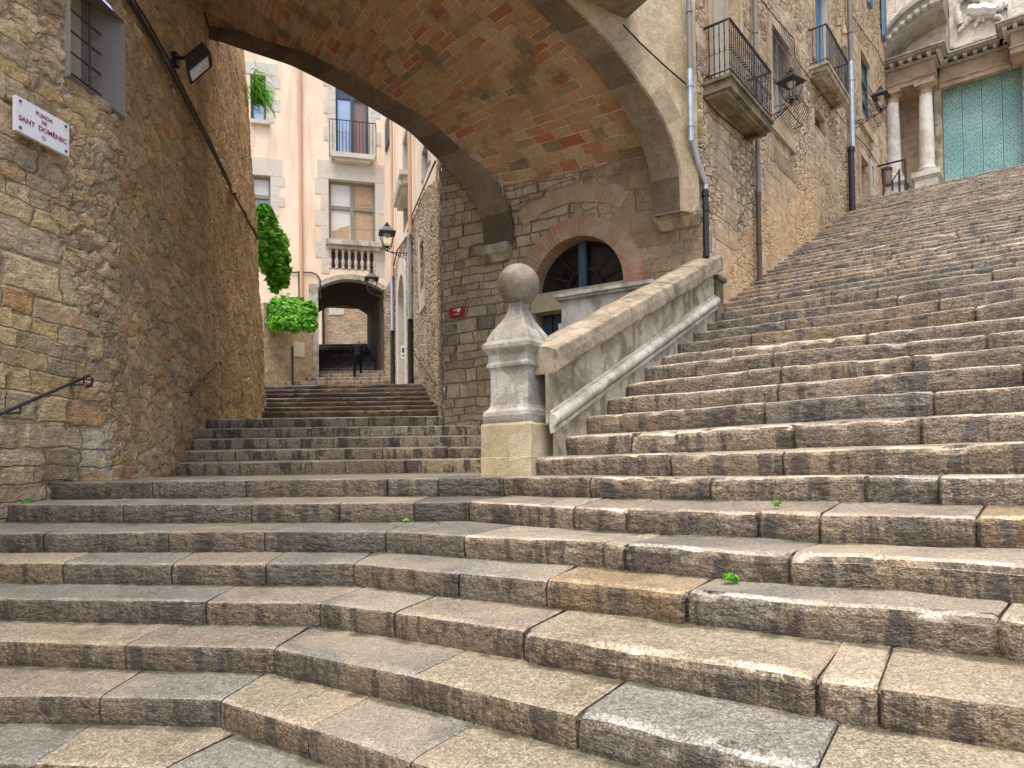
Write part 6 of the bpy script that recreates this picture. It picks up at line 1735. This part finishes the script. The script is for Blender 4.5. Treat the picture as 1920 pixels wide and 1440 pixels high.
# broken curved pediment
oc_ = [(1640, 108), (1652, 82), (1672, 52), (1695, 27), (1722, 6), (1752, -12), (1772, -20)]
ic_ = [(1640, 130), (1652, 108), (1674, 80), (1698, 57), (1724, 37), (1750, 22), (1768, 14)]
fo_ = of+.15
OC = [C(u, v, fo_) for u, v in oc_]; IC = [C(u, v, fo_) for u, v in ic_]
def arcs(pts, n=24):
    x = np.linspace(0, len(pts)-1, n); return [(float(np.interp(t, range(len(pts)), [p[0] for p in pts])), float(np.interp(t, range(len(pts)), [p[1] for p in pts]))) for t in x]
OC = arcs(OC); IC = arcs(IC)
mb = MB()
for a, b, f in ((OC, [((o[0]*.72+i[0]*.28), (o[1]*.72+i[1]*.28)) for o, i in zip(OC, IC)], fo_+.28), ([((o[0]*.72+i[0]*.28), (o[1]*.72+i[1]*.28)) for o, i in zip(OC, IC)], [((o[0]*.3+i[0]*.7), (o[1]*.3+i[1]*.7)) for o, i in zip(OC, IC)], fo_+.18), ([((o[0]*.3+i[0]*.7), (o[1]*.3+i[1]*.7)) for o, i in zip(OC, IC)], IC, fo_+.05)):
    P = [[CP.pt(*p, -.02) for p in a], [CP.pt(*p, f) for p in a], [CP.pt(*p, f) for p in b], [CP.pt(*p, -.02) for p in b]]
    mb.grid(P); mb.poly([CP.pt(*a[-1], -.02), CP.pt(*a[-1], f), CP.pt(*b[-1], f), CP.pt(*b[-1], -.02)])
mb.build('curved_pediment', M['greyst'], ch)
mb = MB()
for i in range(1, 23, 2):
    s, z = OC[i][0]*.35+IC[i][0]*.65, OC[i][1]*.35+IC[i][1]*.65; mb.cbox(CP.pt(s, z, fo_+.12), .10, .16, .08, math.atan2(CP.d.y, CP.d.x))
mb.build('modillions', M['white'], ch)
# carved relief of a horse and rider in a plain panel
mb = MB(); q = [C(1778, -60)[0], C(1895, -60)[0]]; zl_, zh_ = C(1835, 78)[1], C(1835, -90)[1]
for a, b, c, d in ((q[1], q[1]+.08, zl_, zh_), (q[0]-.08, q[0], zl_, zh_), (q[1], q[0], zl_, zl_+.06)): mb.pbox(CP, a, b, c, d, .0, .07)
mb.build('relief_frame', M['white'], ch)
def relief_pt(u, v, o): return CP.pt(*C(u, v, o), o)
segs = [((1815, 22), (1868, 20), .17, .15), ((1868, 22), (1878, 2), .13, .08), ((1878, 0), (1888, 12), .07, .05), ((1822, 28), (1808, 48), .09, .05), ((1808, 48), (1796, 60), .05, .035), ((1838, 30), (1826, 52), .07, .035),
        ((1862, 30), (1880, 34), .07, .045), ((1880, 34), (1876, 50), .045, .03), ((1845, 12), (1850, -20), .12, .10), ((1850, -30), (1851, -36), .07, .07), ((1848, -12), (1826, -4), .06, .04), ((1840, 0), (1812, -14), .10, .13), ((1812, -14), (1798, 6), .12, .05), ((1798, 8), (1793, 36), .05, .03), ((1846, 14), (1842, 42), .07, .04), ((1800, 46), (1796, 18), .08, .06)]
mb = MB()
for a, b, r0, r1 in segs:
    A_ = relief_pt(*a, .08); B_ = relief_pt(*b, .08); n = 7
    mb.tube([A_.lerp(B_, i/n)+V((0, 0, .02*math.sin(i*1.9))) for i in range(n+1)], [lerp(r0, r1, i/n)*(.6+.4*math.sin(math.pi*(.15+.7*i/n)))*1.1 for i in range(n+1)], 8)
mb.build('carved_relief', M['white'], ch)
# gate, bin and low stone at the head of the stairs
Yg = 15.3
gt = empty('iron_railing', atY(1690, 390, Yg), 'black iron railing with a slanting brace at the head of the stairs before the church', 'railing')
def g(u, v, dy=0): return atY(u, v, Yg+dy)
mb = MB(); mb.tube([g(1645, 312, .6), g(1697, 299)], .02, 6); mb.build('top_rail', M['iron'], gt)
for a, b in (((1697, 299), (1699, 368)), ((1686, 318), (1687, 384)), ((1673, 338), (1674, 396)), ((1657, 314), (1657, 366))):
    mb = MB(); mb.tube([g(*a), g(*b)], .022, 6); mb.build('post', M['iron'], gt)
mb = MB(); mb.tube([g(1673, 340), g(1687, 317)], .018, 6); mb.build('brace', M['iron'], gt)
mb = MB(); mb.cbox(atY(1673, 384, Yg+.35), 26*Yg/1334, .3, 34*Yg/1334, R(38)); tag(mb.build('metal_box', M['bluefr']), 'dark blue-grey metal box behind the railing at the top of the steps', 'box')
mb = MB(); c = atY(1663, 333, Yg+.2); rr2 = 9*Yg/1334; mb.lathe(c, [(rr2*.85, -.17), (rr2*.95, -.1), (rr2, .1), (rr2*.98, .17)], 14)
bn = mb.build('litter_bin', M['brownpan']); tag(bn, 'small brown litter bin hung on the railing by the church columns', 'bin')
mb = MB(); mb.tube([c+V((0, 0, .2)), c+V((0, 0, .12))], rr2*1.06, 14); o = mb.build('rim', M['iron']); o.parent = bn
mb = MB(); mb.cbox(atY(1651, 387, Yg+.2), 26*Yg/1334, .6, 38*Yg/1334, R(38)); tag(mb.build('stone_block', M['carved']), 'rough pale stone block at the top of the steps against the townhouse', 'stone block')
